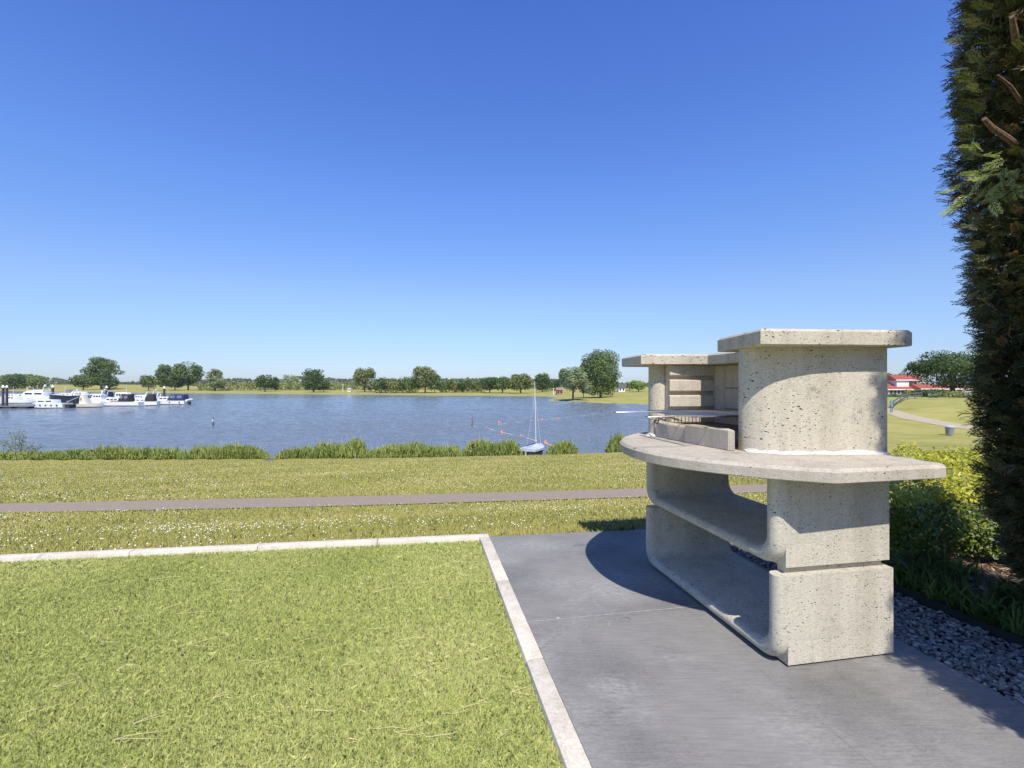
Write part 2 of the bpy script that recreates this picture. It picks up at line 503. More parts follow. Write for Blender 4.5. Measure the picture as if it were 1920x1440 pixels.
M['sandpath'] = simple('pale_path', (0.40, 0.33, 0.22), 0.95, var=0.15, scale=3)
M['gravel'] = leafmat('slate_gravel', [(0, (0.14, 0.13, 0.118)), (0.6, (0.31, 0.29, 0.262)), (1, (0.55, 0.51, 0.45))], 0.0, 0.8)
M['gravel_bed'] = simple('gravel_bed', (0.07, 0.07, 0.075), 0.95, var=0.4, scale=60)
M['soil'] = simple('garden_soil', (0.075, 0.055, 0.035), 0.95, var=0.45, scale=14, bump=0.6)
M['mulch'] = leafmat('bark_mulch', [(0, (0.14, 0.075, 0.04)), (0.6, (0.27, 0.16, 0.10)), (1, (0.45, 0.31, 0.22))], 0.0, 0.9)
M['weed'] = leafmat('weed_leaves', [(0, (0.065, 0.11, 0.022)), (0.6, (0.14, 0.20, 0.045)), (1, (0.27, 0.30, 0.10))], 0.35, 0.55)
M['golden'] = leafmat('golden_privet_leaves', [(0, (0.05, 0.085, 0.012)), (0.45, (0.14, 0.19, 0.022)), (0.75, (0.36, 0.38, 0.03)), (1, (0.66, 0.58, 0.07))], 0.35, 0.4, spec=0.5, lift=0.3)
M['conifer'] = leafmat('conifer_sprays', [(0, (0.040, 0.044, 0.02)), (0.45, (0.092, 0.104, 0.044)), (0.7, (0.20, 0.215, 0.085)), (0.85, (0.21, 0.14, 0.065)), (1, (0.30, 0.20, 0.11))], 0.25, 0.6)
M['conifer_pale'] = leafmat('pale_conifer_sprays', [(0, (0.26, 0.31, 0.11)), (1, (0.42, 0.46, 0.18))], 0.3, 0.55)
M['bark'] = simple('brown_bark', (0.13, 0.085, 0.05), 0.95, var=0.4, scale=25, bump=0.8)
M['cutwood'] = simple('cut_wood', (0.17, 0.10, 0.055), 0.9, var=0.55, scale=45, bump=0.8)
M['greybark'] = simple('grey_bark', (0.10, 0.085, 0.065), 0.95, var=0.3, scale=2)
M['reed'] = leafmat('reed_leaves', [(0, (0.085, 0.125, 0.025)), (0.5, (0.23, 0.29, 0.055)), (0.85, (0.36, 0.39, 0.10)), (1, (0.42, 0.37, 0.16))], 0.3, 0.55, lift=0.38)
GREENS = {
    'mid': [(0, (0.049, 0.088, 0.021)), (0.5, (0.108, 0.161, 0.042)), (1, (0.219, 0.271, 0.088))],
    'dark': [(0, (0.032, 0.063, 0.018)), (0.5, (0.070, 0.116, 0.032)), (1, (0.149, 0.193, 0.063))],
    'grey': [(0, (0.105, 0.140, 0.061)), (0.5, (0.210, 0.254, 0.123)), (1, (0.367, 0.411, 0.219))],
    'olive': [(0, (0.088, 0.105, 0.032)), (0.5, (0.175, 0.201, 0.061)), (1, (0.298, 0.315, 0.114))],
    'bright': [(0, (0.070, 0.123, 0.021)), (0.5, (0.158, 0.236, 0.035)), (1, (0.333, 0.411, 0.070))],
    'far': [(0, (0.055, 0.075, 0.04)), (0.5, (0.10, 0.125, 0.07)), (1, (0.16, 0.185, 0.11))],
    'yellow': [(0, (0.13, 0.14, 0.02)), (0.5, (0.26, 0.27, 0.04)), (1, (0.40, 0.38, 0.07))],
    'rosy': [(0, (0.10, 0.075, 0.05)), (0.5, (0.18, 0.13, 0.10)), (1, (0.27, 0.20, 0.16))],
}
for k, s in GREENS.items(): M['leaf_' + k] = leafmat(k + '_tree_leaves', s, 0.22, 0.6)


def water_mat():
    m, nt, b, nd, lk = nm('lake_water')
    v1 = coords(nt, (2.2, 4.5, 1), (0, 0, 0.12))
    n1 = N(nt, 'ShaderNodeTexNoise', Scale=0.85, Detail=7.0, Roughness=0.62, Distortion=0.4); lk.new(v1, n1.inputs['Vector'])
    v2 = coords(nt, (0.012, 0.05, 1), (0, 0, -0.1))
    n2 = N(nt, 'ShaderNodeTexNoise', Scale=1.0, Detail=4.0, Roughness=0.55); lk.new(v2, n2.inputs['Vector'])
    st = N(nt, 'ShaderNodeMapRange'); lk.new(n2.outputs['Fac'], st.inputs[0]); st.inputs[1].default_value = 0.3; st.inputs[2].default_value = 0.7
    st.inputs[3].default_value = 0.6; st.inputs[4].default_value = 1.0
    bp = N(nt, 'ShaderNodeBump', Distance=0.25); lk.new(n1.outputs['Fac'], bp.inputs['Height']); lk.new(st.outputs[0], bp.inputs['Strength'])
    lk.new(bp.outputs[0], b.inputs['Normal'])
    b.inputs['Base Color'].default_value = (0.15, 0.178, 0.205, 1)
    b.inputs['Roughness'].default_value = 0.09
    b.inputs['IOR'].default_value = 1.33
    return m


M['water'] = water_mat()
M['white'] = simple('white_gelcoat', (0.80, 0.80, 0.79), 0.35, var=0.04, scale=2)
M['cream'] = simple('cream_gelcoat', (0.66, 0.60, 0.48), 0.4, var=0.06, scale=2)
M['black_hull'] = simple('dark_hull_paint', (0.022, 0.024, 0.03), 0.35, var=0.2, scale=2)
M['grey_hull'] = simple('grey_hull_paint', (0.34, 0.35, 0.34), 0.4, var=0.1, scale=2)
M['glass'] = simple('dark_cabin_glass', (0.03, 0.035, 0.045), 0.12, var=0.2, scale=2)
M['canvas_black'] = simple('black_canvas', (0.025, 0.025, 0.028), 0.9, var=0.2, scale=4)
M['canvas_blue'] = simple('navy_canvas', (0.02, 0.028, 0.11), 0.85, var=0.2, scale=4)
M['canvas_grey'] = simple('grey_canvas', (0.16, 0.165, 0.19), 0.9, var=0.2, scale=4)
M['canvas_pale'] = simple('pale_boat_cover', (0.40, 0.45, 0.54), 0.8, var=0.1, scale=5)
M['wood'] = simple('varnished_wood', (0.24, 0.10, 0.045), 0.5, var=0.25, scale=4)
M['yellow'] = simple('yellow_tarp', (0.75, 0.45, 0.05), 0.7, var=0.1, scale=4)
M['steel'] = simple('galvanised_steel', (0.55, 0.57, 0.60), 0.45, metal=0.3, var=0.1, scale=8)
M['bin'] = simple('dull_zinc', (0.24, 0.26, 0.29), 0.5, metal=0.2, var=0.12, scale=8)
M['pile'] = simple('dark_mooring_pile', (0.045, 0.04, 0.05), 0.7, var=0.25, scale=3)
M['deckwood'] = simple('pontoon_decking', (0.16, 0.135, 0.11), 0.9, var=0.25, scale=4)
M['buoy'] = simple('red_buoy', (0.62, 0.16, 0.09), 0.5, var=0.15, scale=4)
M['float'] = simple('pale_float', (0.75, 0.55, 0.48), 0.6, var=0.1, scale=4)
M['postgreen'] = simple('weathered_green_post', (0.14, 0.15, 0.09), 0.9, var=0.3, scale=4)
M['roof_red'] = simple('red_roof_tiles', (0.30, 0.075, 0.05), 0.8, var=0.2, scale=3)
M['wall_white'] = simple('white_render', (0.74, 0.73, 0.70), 0.85, var=0.05, scale=1)
M['wall_grey'] = simple('pale_grey_cladding', (0.33, 0.36, 0.41), 0.7, var=0.08, scale=1)
M['wall_brick'] = simple('brown_brick', (0.28, 0.17, 0.12), 0.9, var=0.2, scale=8)
M['roof_dark'] = simple('dark_roof_tiles', (0.09, 0.085, 0.085), 0.85, var=0.2, scale=3)
M['tower'] = simple('pale_tower_concrete', (0.55, 0.50, 0.45), 0.9, var=0.06, scale=0.1)
M['bluepaint'] = simple('blue_paint', (0.13, 0.22, 0.36), 0.5, var=0.1, scale=5)
M['greypaint'] = simple('dark_grey_railing', (0.10, 0.11, 0.12), 0.6, var=0.15, scale=5)
M['sand'] = simple('shore_sand', (0.30, 0.25, 0.17), 0.95, var=0.25, scale=3, bump=0.3)

# ------------------------------------------------------------------ terrain
WL = -3.40                                                         # lake level
SHORE = [(-900, 20), (-80, 29.0), (-32, 30.3), (-20, 30.6), (-16, 31.0), (-15.2, 29.9), (-14.4, 31.0), (-10, 31.4), (0, 32.2), (1.0, 31.6), (2.6, 31.6), (3.4, 32.6),
         (4.6, 33.0), (6.5, 33.2), (9, 34.2), (13, 38), (17, 45), (23, 60), (31, 88), (36, 112), (34.5, 119), (31, 119), (24, 127), (18.5, 139),
         (12.2, 144.5), (11.0, 148), (14, 165), (18, 190), (14, 204), (9, 211), (-14, 219), (-39, 222), (-71, 243), (-99, 248), (-128, 262), (-173, 279),
         (-189, 281), (-270, 320), (-416, 390), (-900, 470)]
SHA = np.array(SHORE)


def shore_sd(x, y):
    """signed distance to the shore: negative in the lake"""
    x = np.asarray(x, float); y = np.asarray(y, float)
    d = np.full(x.shape, 1e9); ins = np.zeros(x.shape, bool)
    n = len(SHA)
    for i in range(n):
        ax, ay = SHA[i]; bx, by = SHA[(i + 1) % n]
        ex, ey = bx - ax, by - ay
        t = np.clip(((x - ax) * ex + (y - ay) * ey) / (ex * ex + ey * ey), 0, 1)
        d = np.minimum(d, np.hypot(x - ax - t * ex, y - ay - t * ey))
        c = ((ay > y) != (by > y)) & (x < (bx - ax) * (y - ay) / (by - ay + 1e-12) + ax)
        ins ^= c
    return np.where(ins, -d, d)


def sstep(a, b, x):
    t = np.clip((x - a) / float(b - a), 0, 1)
    return t * t * (3 - 2 * t)


def T(x, y):
    x = np.asarray(x, float); y = np.asarray(y, float)
    s = y - 0.2 * x
    t = np.clip((s - 4.55) / 27.5, 0, 1)
    near = -3.27 * np.interp(t, [0, 0.03, 0.125, 0.172, 1.0], [0.012, 0.045, 0.192, 0.238, 1.0]) 
    d = shore_sd(x, y)
    px = 960 + F * x / np.maximum(y, 1.0)
    slope = np.interp(px, [0, 250, 400, 450, 1000, 1080, 1300, 1500], [0.036, 0.034, 0.020, 0.016, 0.016, 0.042, 0.05, 0.08])
    cap = np.interp(px, [0, 110, 250, 400, 500, 1000, 1080, 1400, 1600], [7.6, 7.0, 5.2, 3.0, 2.2, 2.2, 2.4, 2.4, 2.5])
    far = -3.25 + np.minimum(slope * np.maximum(d, 0), cap)
    w = sstep(45, 70, y)
    z = near * (1 - w) + far * w
    z = np.minimum(z, -3.36 + np.maximum(d, 0) * 0.35 + np.where(d > 0, 0, -0.25 * np.minimum(-d, 6)))
    return z


def noise2(x, y, seed=0, k=6, scale=1.0):
    """cheap smooth pseudo-noise 0..1"""
    r = np.random.default_rng(seed)
    s = np.zeros_like(x)
    for i in range(k):
        f = scale * (0.6 + 1.5 * r.random()); a = r.uniform(0, 6.28); p = r.uniform(0, 6.28)
        s += np.sin((x * np.cos(a) + y * np.sin(a)) * f * 2 * np.pi + p)
    return 0.5 + 0.5 * s / k * 1.5


def T1(x, y): return float(T(np.array([x]), np.array([y]))[0])


def build_ground():
    an = np.concatenate([np.linspace(-66, 66, 340), np.arange(72, 290, 6.0)])
    an = np.radians(an)
    rr = np.concatenate([[0.3], np.geomspace(1.2, 3200, 330)])
    A, RR = np.meshgrid(an, rr)
    X = RR * np.sin(A); Y = RR * np.cos(A)
    Z = T(X, Y) 
    V_ = CS * X + SN * Y; U_ = CS * Y - SN * X
    garden = (U_ < 4.35) & (V_ > -30) & (V_ < 3.3)
    Z = np.where(garden, np.minimum(Z, -0.16), Z)
    Z = np.where((U_ < 4.35) & (V_ >= 3.3), np.maximum(np.minimum(Z, -0.03), -0.10), Z)
    n, m_ = X.shape
    verts = np.stack([X, Y, Z], -1).reshape(-1, 3)
    i = np.arange(n - 1)[:, None]; j = np.arange(m_)[None, :]
    j2 = (j + 1) % m_
    a = i * m_ + j; b = i * m_ + j2; c = (i + 1) * m_ + j2; d = (i + 1) * m_ + j
    faces = np.stack([a, d, c, b], -1).reshape(-1, 4)
    me = np_mesh('ground', verts, 4, M['meadow'], faces=faces, smooth=True)
    tag(put('ground', me), kind='structure')


build_ground()
def build_water():
    an = np.radians(np.linspace(-64, 50, 760))
    rr = np.concatenate([np.geomspace(24.5, 190, 520), np.geomspace(192, 900, 90)])
    A, RR = np.meshgrid(an, rr)
    X = RR * np.sin(A); Y = RR * np.cos(A)
    rw = np.random.default_rng(71)
    Z = np.zeros_like(X)
    sp_ = np.gradient(rr)[:, None]
    gust = 0.65 + 0.5 * noise2(X * 0.35, Y, 81, 6, 0.022)
    for i in range(34):
        lam = 0.40 * (5.0 / 0.40) ** rw.random()
        th = rw.normal(0.25, 0.55); k_ = 2 * np.pi / lam
        ph = rw.uniform(0, 6.28); amp = 0.0088 * lam ** 0.62
        fade = np.clip((lam / np.maximum(sp_ * 2.2, 1e-3)) - 0.6, 0, 1)
        mod = 0.5 + noise2(X, Y, 100 + i, 3, 0.06 / max(1, lam * .4))
        p = (X * np.sin(th) + Y * np.cos(th)) * k_ + ph + 0.6 * np.sin(X * 0.31 + i)
        Z += amp * (np.sin(p) + 0.25 * np.sin(2 * p + 1.0)) * fade * mod
    pxw = 960 + F * X / Y
    calm = 1 - 0.72 * sstep(420, 250, pxw) * sstep(62, 92, Y)
    Z = Z * calm
    Z = WL + Z * gust * np.clip((RR - 24) / 6, 0, 1)
    n, m_ = X.shape
    i = np.arange(n - 1)[:, None]; j = np.arange(m_ - 1)[None, :]
    f = np.stack([i * m_ + j, (i + 1) * m_ + j, (i + 1) * m_ + j + 1, i * m_ + j + 1], -1).reshape(-1, 4)
    me = np_mesh('lake_water', np.stack([X, Y, Z], -1).reshape(-1, 3), 4, M['water'], faces=f[:, ::-1], smooth=True)
    tag(put('lake_water', me), kind='structure')


def strip(name, mat, left, right, lift, kind='structure', n=60):
    """ground-hugging sheet between two polylines (same number of points)"""
    def res(pl):
        pl = np.array(pl, float)
        t = np.linspace(0, len(pl) - 1, n)
        return np.stack([np.interp(t, np.arange(len(pl)), pl[:, k]) for k in (0, 1)], -1)
    A, B = res(left), res(right)
    rows = 5
    V = []
    for k in range(rows):
        Q = A + (B - A) * k / (rows - 1)
        V.append(np.column_stack([Q, T(Q[:, 0], Q[:, 1]) + lift]))
    V = np.stack(V, 1).reshape(-1, 3)
    f = []
    for i in range(n - 1):
        for k in range(rows - 1):
            a = i * rows + k
            f.append((a, a + rows, a + rows + 1, a + 1))
    me = np_mesh(name, V, 4, mat, faces=np.array(f), smooth=True)
    return tag(put(name, me), kind=kind)


build_water()
def hit(px, py):
    """point of the terrain seen at a photo pixel"""
    Y = np.geomspace(3.5, 400, 4000)
    X = (px - 960) / F * Y
    z = CAMZ - (py - HZ) / F * Y
    k_ = np.argmax(T(X, Y) >= z)
    return (float(X[k_]), float(Y[k_]))


PPX = [-260, -100, 0, 160, 320, 480, 640, 800, 960, 1100, 1210, 1300, 1400, 1500, 1600]
PNEAR = [hit(p, np.interp(p, [-260, 0, 640, 1210, 1400, 1600], [969.5, 964, 950.7, 933.5, 925.6, 916])) for p in PPX]
PFAR = [hit(p, np.interp(p, [-260, 0, 640, 1210, 1400, 1600], [951, 946, 933, 917.5, 911, 903])) for p in PPX]
PN = np.array(PNEAR); PF = np.array(PFAR)
strip('cycle_path', M['path'], PNEAR, PFAR, 0.022, n=140)
# paved walk crossing the slope on the far side of the lawn
strip('slope_path', M['sandpath'], [(70, 40.5), (56, 45.0), (46.0, 49.5), (45.4, 56), (47.5, 62.5), (44, 70)], [(70, 42.8), (57, 47.2), (48.5, 51.4), (48.3, 56.5), (49.3, 62.5), (47, 70)], 0.03, n=60)
strip('beach', M['sand'], [(4.6, 32.8), (6.0, 33.0), (7.6, 33.4)], [(4.6, 34.8), (6.0, 35.0), (7.8, 35.4)], 0.012, n=14)

# ------------------------------------------------------------------ terrace: turf, kerbs, paving, gravel, bed
def sheet(name, mat, vu, z, kind='structure', sub=None):
    b = MB()
    b.add([W(v, u, z) for v, u in vu], [tuple(range(len(vu)))])
    return tag(put(name, b.mesh(name, mat, fix=True)), kind=kind)


TURF_Z = -0.045
sheet('turf_lawn', M['turf_base'], [(-14, -6), (0.515, -6), (0.515, 4.38), (-14, 4.80)], TURF_Z)


def kerb(name, label, a, b, wv, z0, z1, nseg, mat):
    """row of kerb stones from a to b (v,u), width vector wv, thin open joints"""
    root = thing(name, label, 'kerb', W(a[0], a[1], 0))
    for i in range(nseg):
        g = 0.0022
        L = math.hypot(b[0] - a[0], b[1] - a[1])
        t0 = i / nseg + g / L; t1 = (i + 1) / nseg - g / L
        p0 = (a[0] + (b[0] - a[0]) * t0, a[1] + (b[1] - a[1]) * t0)
        p1 = (a[0] + (b[0] - a[0]) * t1, a[1] + (b[1] - a[1]) * t1)
        pts = [W(*p0)[:2], W(*p1)[:2], W(p1[0] + wv[0], p1[1] + wv[1])[:2], W(p0[0] + wv[0], p0[1] + wv[1])[:2]]
        dz = random.uniform(-0.002, 0.002)
        m = MB().prism(pts, z0, z1 + dz).mesh('kerb_stone', mat, bevel=(0.006, 2), smooth=True)
        put('kerb_stone', m, root, world_coords=True)
    return root


random.seed(4)
kerb('garden_kerb', 'pale concrete kerb between the short turf and the grey paving', (0.518, -2.6), (0.518, 4.37), (0.092, 0), -0.25, 0.012, 7, M['kerb'])
kerb('garden_kerb', 'pale concrete kerb between the short turf and the daisy meadow', (0.61, 4.372), (-13.4, 5.03), (0.004, 0.085), -0.25, 0.012, 14, M['kerb'])

# paving: big slabs with thin pale joints and faint lime hexagons
pv = MB()
cols = [0.614, 2.575]
rows_ = [-2.2, 2.775, 4.40]
J = 0.0022
for ci in range(1):
    for ri in range(2):
        v0, v1 = cols[ci], cols[ci + 1]
        u0, u1 = rows_[ri] + J, rows_[ri + 1] - J
        pv.prism([W(v0, u0)[:2], W(v1, u0)[:2], W(v1, u1 - (0.0 if ri < 1 else 0.07 * (v1 - 0.6) / 2)) [:2], W(v0, u1 - (0.0 if ri < 1 else 0.07 * (v0 - 0.6) / 2))[:2]], -0.2, 0.0, 0)
pvo = tag(put('paving', pv.mesh('paving', M['paving'], fix=True)), kind='structure')
jb = MB()
jb.add([W(0.616, 2.7715, 0.001), W(2.57, 2.7715, 0.001), W(2.57, 2.7775, 0.001), W(0.616, 2.7775, 0.001)], [(0, 1, 2, 3)])
jb2 = MB()
jb2.add([W(1.6325, -2, 0.001), W(1.6355, -2, 0.001), W(1.6355, 2.771, 0.001), W(1.6325, 2.771, 0.001)], [(0, 1, 2, 3)])
tag(put('paving_joint', jb.mesh('paving_joint', M['joint'])), kind='structure')
tag(put('paving_joint', jb2.mesh('paving_joint', M['faint_joint'])), kind='structure')
hx = MB()
random.seed(8)
hs = 0.046
done = set()
for a_ in range(0, 9):
    for b_ in range(0, 3):
        if (b_ == 1 and a_ > 1) or b_ == 2: continue
        cx = 0.70 + a_ * hs * 1.5; cu = 2.725 - b_ * hs * 1.732 - (hs * 0.866 if a_ % 2 else 0)
        pts = [(cx + hs * math.cos(R(60 * k)), cu + hs * math.sin(R(60 * k))) for k in range(6)]
        for k in range(6):
            p, q = pts[k], pts[(k + 1) % 6]
            key = (round(p[0] + q[0], 2), round(p[1] + q[1], 2))
            if key in done or random.random() < 0.08 + 0.04 * a_: continue
            done.add(key)
            d = Vector((q[0] - p[0], q[1] - p[1])); d.normalize(); nn = Vector((-d.y, d.x)) * random.uniform(0.0012, 0.0024)
            hx.add([W(p[0] + nn.x, p[1] + nn.y, 0.0012), W(q[0] + nn.x, q[1] + nn.y, 0.0012), W(q[0] - nn.x, q[1] - nn.y, 0.0012), W(p[0] - nn.x, p[1] - nn.y, 0.0012)], [(0, 1, 2, 3)])
tag(put('paving_lime_marks', hx.mesh('paving_lime_marks', M['hexmark'])), kind='structure')

sheet('gravel_bed', M['gravel_bed'], [(2.577, -3), (3.20, -3), (3.20, 4.3), (2.577, 4.3)], -0.05)
sheet('garden_bed', M['soil'], [(3.21, -3), (7.5, -3), (7.5, 4.4), (2.2, 4.4), (2.2, 4.31), (3.21, 4.31)], -0.012)
eb = MB()
pts = [(3.19 + 0.012 * math.sin(u * 2.1), u) for u in np.linspace(-2, 4.3, 40)]
lp = [W(v, u)[:2] for v, u in pts] + [W(v + 0.014, u)[:2] for v, u in reversed(pts)]
eb.prism(lp, -0.1, 0.035)
tag(put('bed_edging', eb.mesh('bed_edging', M['edging'], fix=True)), 'black plastic edging strip between the gravel and the weedy bed', 'edging')


def gravel():
    rng = np.random.default_rng(3)
    bm = bmesh.new(); bmesh.ops.create_icosphere(bm, subdivisions=1, radius=1.0)
    bv = np.array([v.co for v in bm.verts]); bf = np.array([[v.index for v in f.verts] for f in bm.faces]); bm.free()
    n = 9000
    u = rng.uniform(0.6, 4.28, n); v = rng.uniform(2.585, 3.185, n)
    x, y, _ = W(v, u)
    s = rng.uniform(0.006, 0.0155, n)
    sc = np.stack([s * rng.uniform(0.8, 1.6, n), s * rng.uniform(0.7, 1.2, n), s * rng.uniform(0.4, 0.75, n)], -1)
    ang = rng.uniform(0, 6.28, n); tilt = rng.normal(0, 0.35, n)
    V = bv[None] * sc[:, None] * (1 + rng.normal(0, 0.17, (n, len(bv), 1)))
    c, s_ = np.cos(tilt)[:, None], np.sin(tilt)[:, None]
    V = np.stack([V[..., 0] * c - V[..., 2] * s_, V[..., 1], V[..., 0] * s_ + V[..., 2] * c], -1)
    c, s_ = np.cos(ang)[:, None], np.sin(ang)[:, None]
    V = np.stack([V[..., 0] * c - V[..., 1] * s_, V[..., 0] * s_ + V[..., 1] * c, V[..., 2]], -1)
    V += np.stack([x, y, -0.032 + rng.uniform(0, 0.022, n)], -1)[:, None]
    Fc = (bf[None] + (np.arange(n) * len(bv))[:, None, None]).reshape(-1, 3)
    tint = np.repeat(np.clip(rng.normal(0.5, 0.25, n), 0, 1), len(bf))
    me = np_mesh('gravel', V.reshape(-1, 3), 3, M['gravel'], tint, faces=Fc)
    tag(put('gravel', me), 'grey slate chippings in the strip beside the paving', 'gravel', kind='stuff')


gravel()


def blades(name, mat, x, y, z, h, w, rng, tint, lean=0.5, seg=True):
    n = len(x)
    a = rng.uniform(0, 2 * np.pi, n)
    d = np.stack([np.cos(a), np.sin(a), np.zeros(n)], -1)
    b2 = rng.uniform(0, 2 * np.pi, n)
    l = np.stack([np.cos(b2), np.sin(b2), np.zeros(n)], -1) * (np.minimum(np.abs(rng.normal(0, 1.0, n)) * lean, 1.3) * h)[:, None]
    base = np.stack([x, y, z], -1)
    up = np.array([0, 0, 1.0])
    w_ = (d * np.asarray(w).reshape(-1, 1))
    h_ = np.asarray(h).reshape(-1, 1)
    mid = base + l * 0.35 + up * h_ * 0.6
    tip = base + l + up * h_ * (1 - 0.25 * np.clip(np.linalg.norm(l, axis=1, keepdims=True) / np.maximum(h_, 1e-6), 0, 2))
    V = np.stack([base - w_ * 0.5, base + w_ * 0.5, mid + w_ * 0.4, tip, mid - w_ * 0.4], 1).reshape(-1, 3)
    return np_mesh(name, V, 5, mat, tint)


def turf():
    rng = np.random.default_rng(11)
    n = 850000
    Y = 1.45 + (4.95 - 1.45) * rng.random(n) ** 1.15
    X = -1.12 * Y - 1.5 + rng.random(n) * (1.48 * Y + 1.5)
    V_ = CS * X + SN * Y; U_ = CS * Y - SN * X
    far_u = 4.37 + (0.61 - V_) * 0.0471
    ok = (V_ < 0.515) & (U_ < far_u)
    X, Y = X[ok], Y[ok]; n = len(X)
    h = rng.uniform(0.022, 0.046, n)
    patch = noise2(X, Y, 5, 7, 0.5)
    tn = np.clip(rng.normal(0.40, 0.20, n) + (patch - 0.5) * 0.22 + 0.12 * noise2(X, Y, 9, 5, 0.18) + 0.10 * sstep(-1.6, 0.2, X) - 0.05 + (rng.random(n) < 0.05) * 0.4, 0, 1)
    me = blades('turf_grass', M['turf_blade'], X, Y, np.full(n, TURF_Z), h, rng.uniform(0.0022, 0.0042, n), rng, tn, lean=0.75)
    tag(put('turf_grass', me), 'short bright green turf inside the concrete kerbs', 'grass', kind='stuff')
    # loose straw on the turf
    b = MB()
    random.seed(21)
    spots = [(330, 1160, .22), (310, 1150, .15), (730, 1100, .32), (700, 1120, .2), (850, 1062, .25), (870, 1050, .2), (880, 1075, .15), (860, 1085, .14), (842, 1060, .15), (820, 1130, .15), (905, 1100, .1),
             (350, 1220, .2), (455, 1250, .1), (480, 1255, .1), (560, 1215, .12), (190, 1215, .1), (215, 1400, .2), (650, 1405, .04), (655, 1398, .04), (700, 1380, .18), (740, 1385, .15), (160, 1110, .2), (280, 1095, .2),
             (300, 1080, .15), (120, 1068, .1), (640, 1260, .12), (770, 1280, .12), (800, 1395, .14), (830, 1350, .1), (870, 1340, .12), (590, 1345, .1), (250, 1370, .12), (420, 1115, .15), (520, 1080, .2), (560, 1070, .15),
             (760, 1210, .14), (900, 1230, .1), (960, 1310, .12), (690, 1190, .1), (100, 1300, .1), (40, 1350, .1), (400, 1320, .08), (930, 1400, .1), (540, 1420, .1)]
    for px, py, L in spots:
        Yg = (CAMZ - TURF_Z) * F / (py - HZ)
        p = Vector(((px - 960) / F * Yg, Yg, TURF_Z + 0.030))
        for _ in range(random.choice((1, 1, 2))):
            a = random.uniform(-0.35, 0.9); cv = random.uniform(-0.8, 0.8)
            q = p.copy(); path = []
            for i in range(6):
                path.append(q.copy()); q += Vector((math.cos(a), math.sin(a), random.uniform(-0.05, 0.05))) * L / 5; a += cv / 5
            for q_ in path: q_.z += random.uniform(0, 0.006)
            b.tube(path, [0.0012, 0.0011, 0.0010, 0.0009, 0.0007, 0.0004], 4, 0)
    tag(put('straw', b.mesh('straw', M['straw'])), 'dry straw stalks scattered over the short turf', 'straw', kind='stuff')


turf()


def meadow():
    rng = np.random.default_rng(12)
    n = 420000
    Y = 4.0 * (30.5 / 4.0) ** (rng.random(n) ** 0.9)
    X = -1.12 * Y - 2.0 + rng.random(n) * (1.74 * Y + 3.0)
    s = Y - 0.2 * X
    U_ = CS * Y - SN * X; V_ = CS * X + SN * Y
    edge = np.where(V_ < 0.61, 4.46 + (0.61 - V_) * 0.0471, 4.42 - (V_ - 0.6) * 0.035)
    pn = np.interp(X, PN[:, 0], PN[:, 1])
    pf = np.interp(X, PF[:, 0], PF[:, 1])
    ok = (U_ > edge) & ~((Y > pn - 0.02) & (Y < pf + 0.02)) & (shore_sd(X, Y) > 0.6)
    keep = ok
    Xa, Ya = X[keep], Y[keep]
    k = len(Xa)
    d = np.hypot(Xa, Ya)
    h = rng.uniform(0.03, 0.065, k) * np.clip(0.85 + d * 0.02, 1, 1.5)
    w = rng.uniform(0.004, 0.008, k) * np.clip(d / 6, 0.8, 3.2)
    tn = np.clip(rng.normal(0.5, 0.2, k) + (noise2(Xa * 0.35, Ya, 7, 7, 0.35) - 0.5) * 0.5, 0, 1)
    me = blades('meadow_grass', M['blade'], Xa, Ya, T(Xa, Ya) - 0.005, h, w, rng, tn, lean=0.6)
    tag(put('meadow_grass', me), 'mown meadow grass sloping down towards the lake', 'grass', kind='stuff')
    # daisies: small upright white discs in drifts
    n = 190000
    Y = 4.0 * (30.0 / 4.0) ** (rng.random(n) ** 0.85)
    X = -1.12 * Y - 2.0 + rng.random(n) * (1.74 * Y + 3.0)
    U_ = CS * Y - SN * X; V_ = CS * X + SN * Y
    edge = np.where(V_ < 0.61, 4.47 + (0.61 - V_) * 0.0471, 4.43 - (V_ - 0.6) * 0.035)
    pn = np.interp(X, PN[:, 0], PN[:, 1])
    pf = np.interp(X, PF[:, 0], PF[:, 1])
    dn = noise2(X * 0.5, Y, 31, 7, 0.45) * 0.6 + noise2(X, Y, 33, 7, 1.3) * 0.4
    dn = np.clip((dn - 0.36) * 2.2, 0.05, 1)
    dens = np.where(Y < pn, 0.105, np.where(Y < 15, 0.10, 0.17))
    ok = (U_ > edge) & ~((Y > pn - 0.05) & (Y < pf + 0.1)) & (shore_sd(X, Y) > 1.2) & (rng.random(n) < dn * dens)
    X, Y = X[ok], Y[ok]; k = len(X)
    r = rng.uniform(0.004, 0.0068, k) * np.clip(np.hypot(X, Y) / 9, 1, 1.5)
    ce = np.stack([X, Y, T(X, Y) + rng.uniform(0.045, 0.075, k)], -1)
    nr = unit(np.array([0, -0.55, 0.85]) + rng.normal(0, 0.25, (k, 3)))
    t = unit(np.cross(nr, rng.normal(size=(k, 3)))); b = np.cross(nr, t)
    V = np.stack([ce + (t * math.cos(R(60 * i)) + b * math.sin(R(60 * i))) * r[:, None] for i in range(6)], 1)
    me = np_mesh('daisies', V.reshape(-1, 3), 6, M['daisy'])
    tag(put('daisies', me), 'white daisies in drifts across the meadow grass', 'daisies', kind='stuff')


meadow()

# ------------------------------------------------------------------ barbecue
bbq = thing('barbecue', 'big cast concrete garden barbecue with a half round worktop standing on grey paving', 'barbecue', W(2.1, 2.8, 0))


def bpart(name, me, parent=None):
    return put(name, me, parent or bbq, world_coords=True)


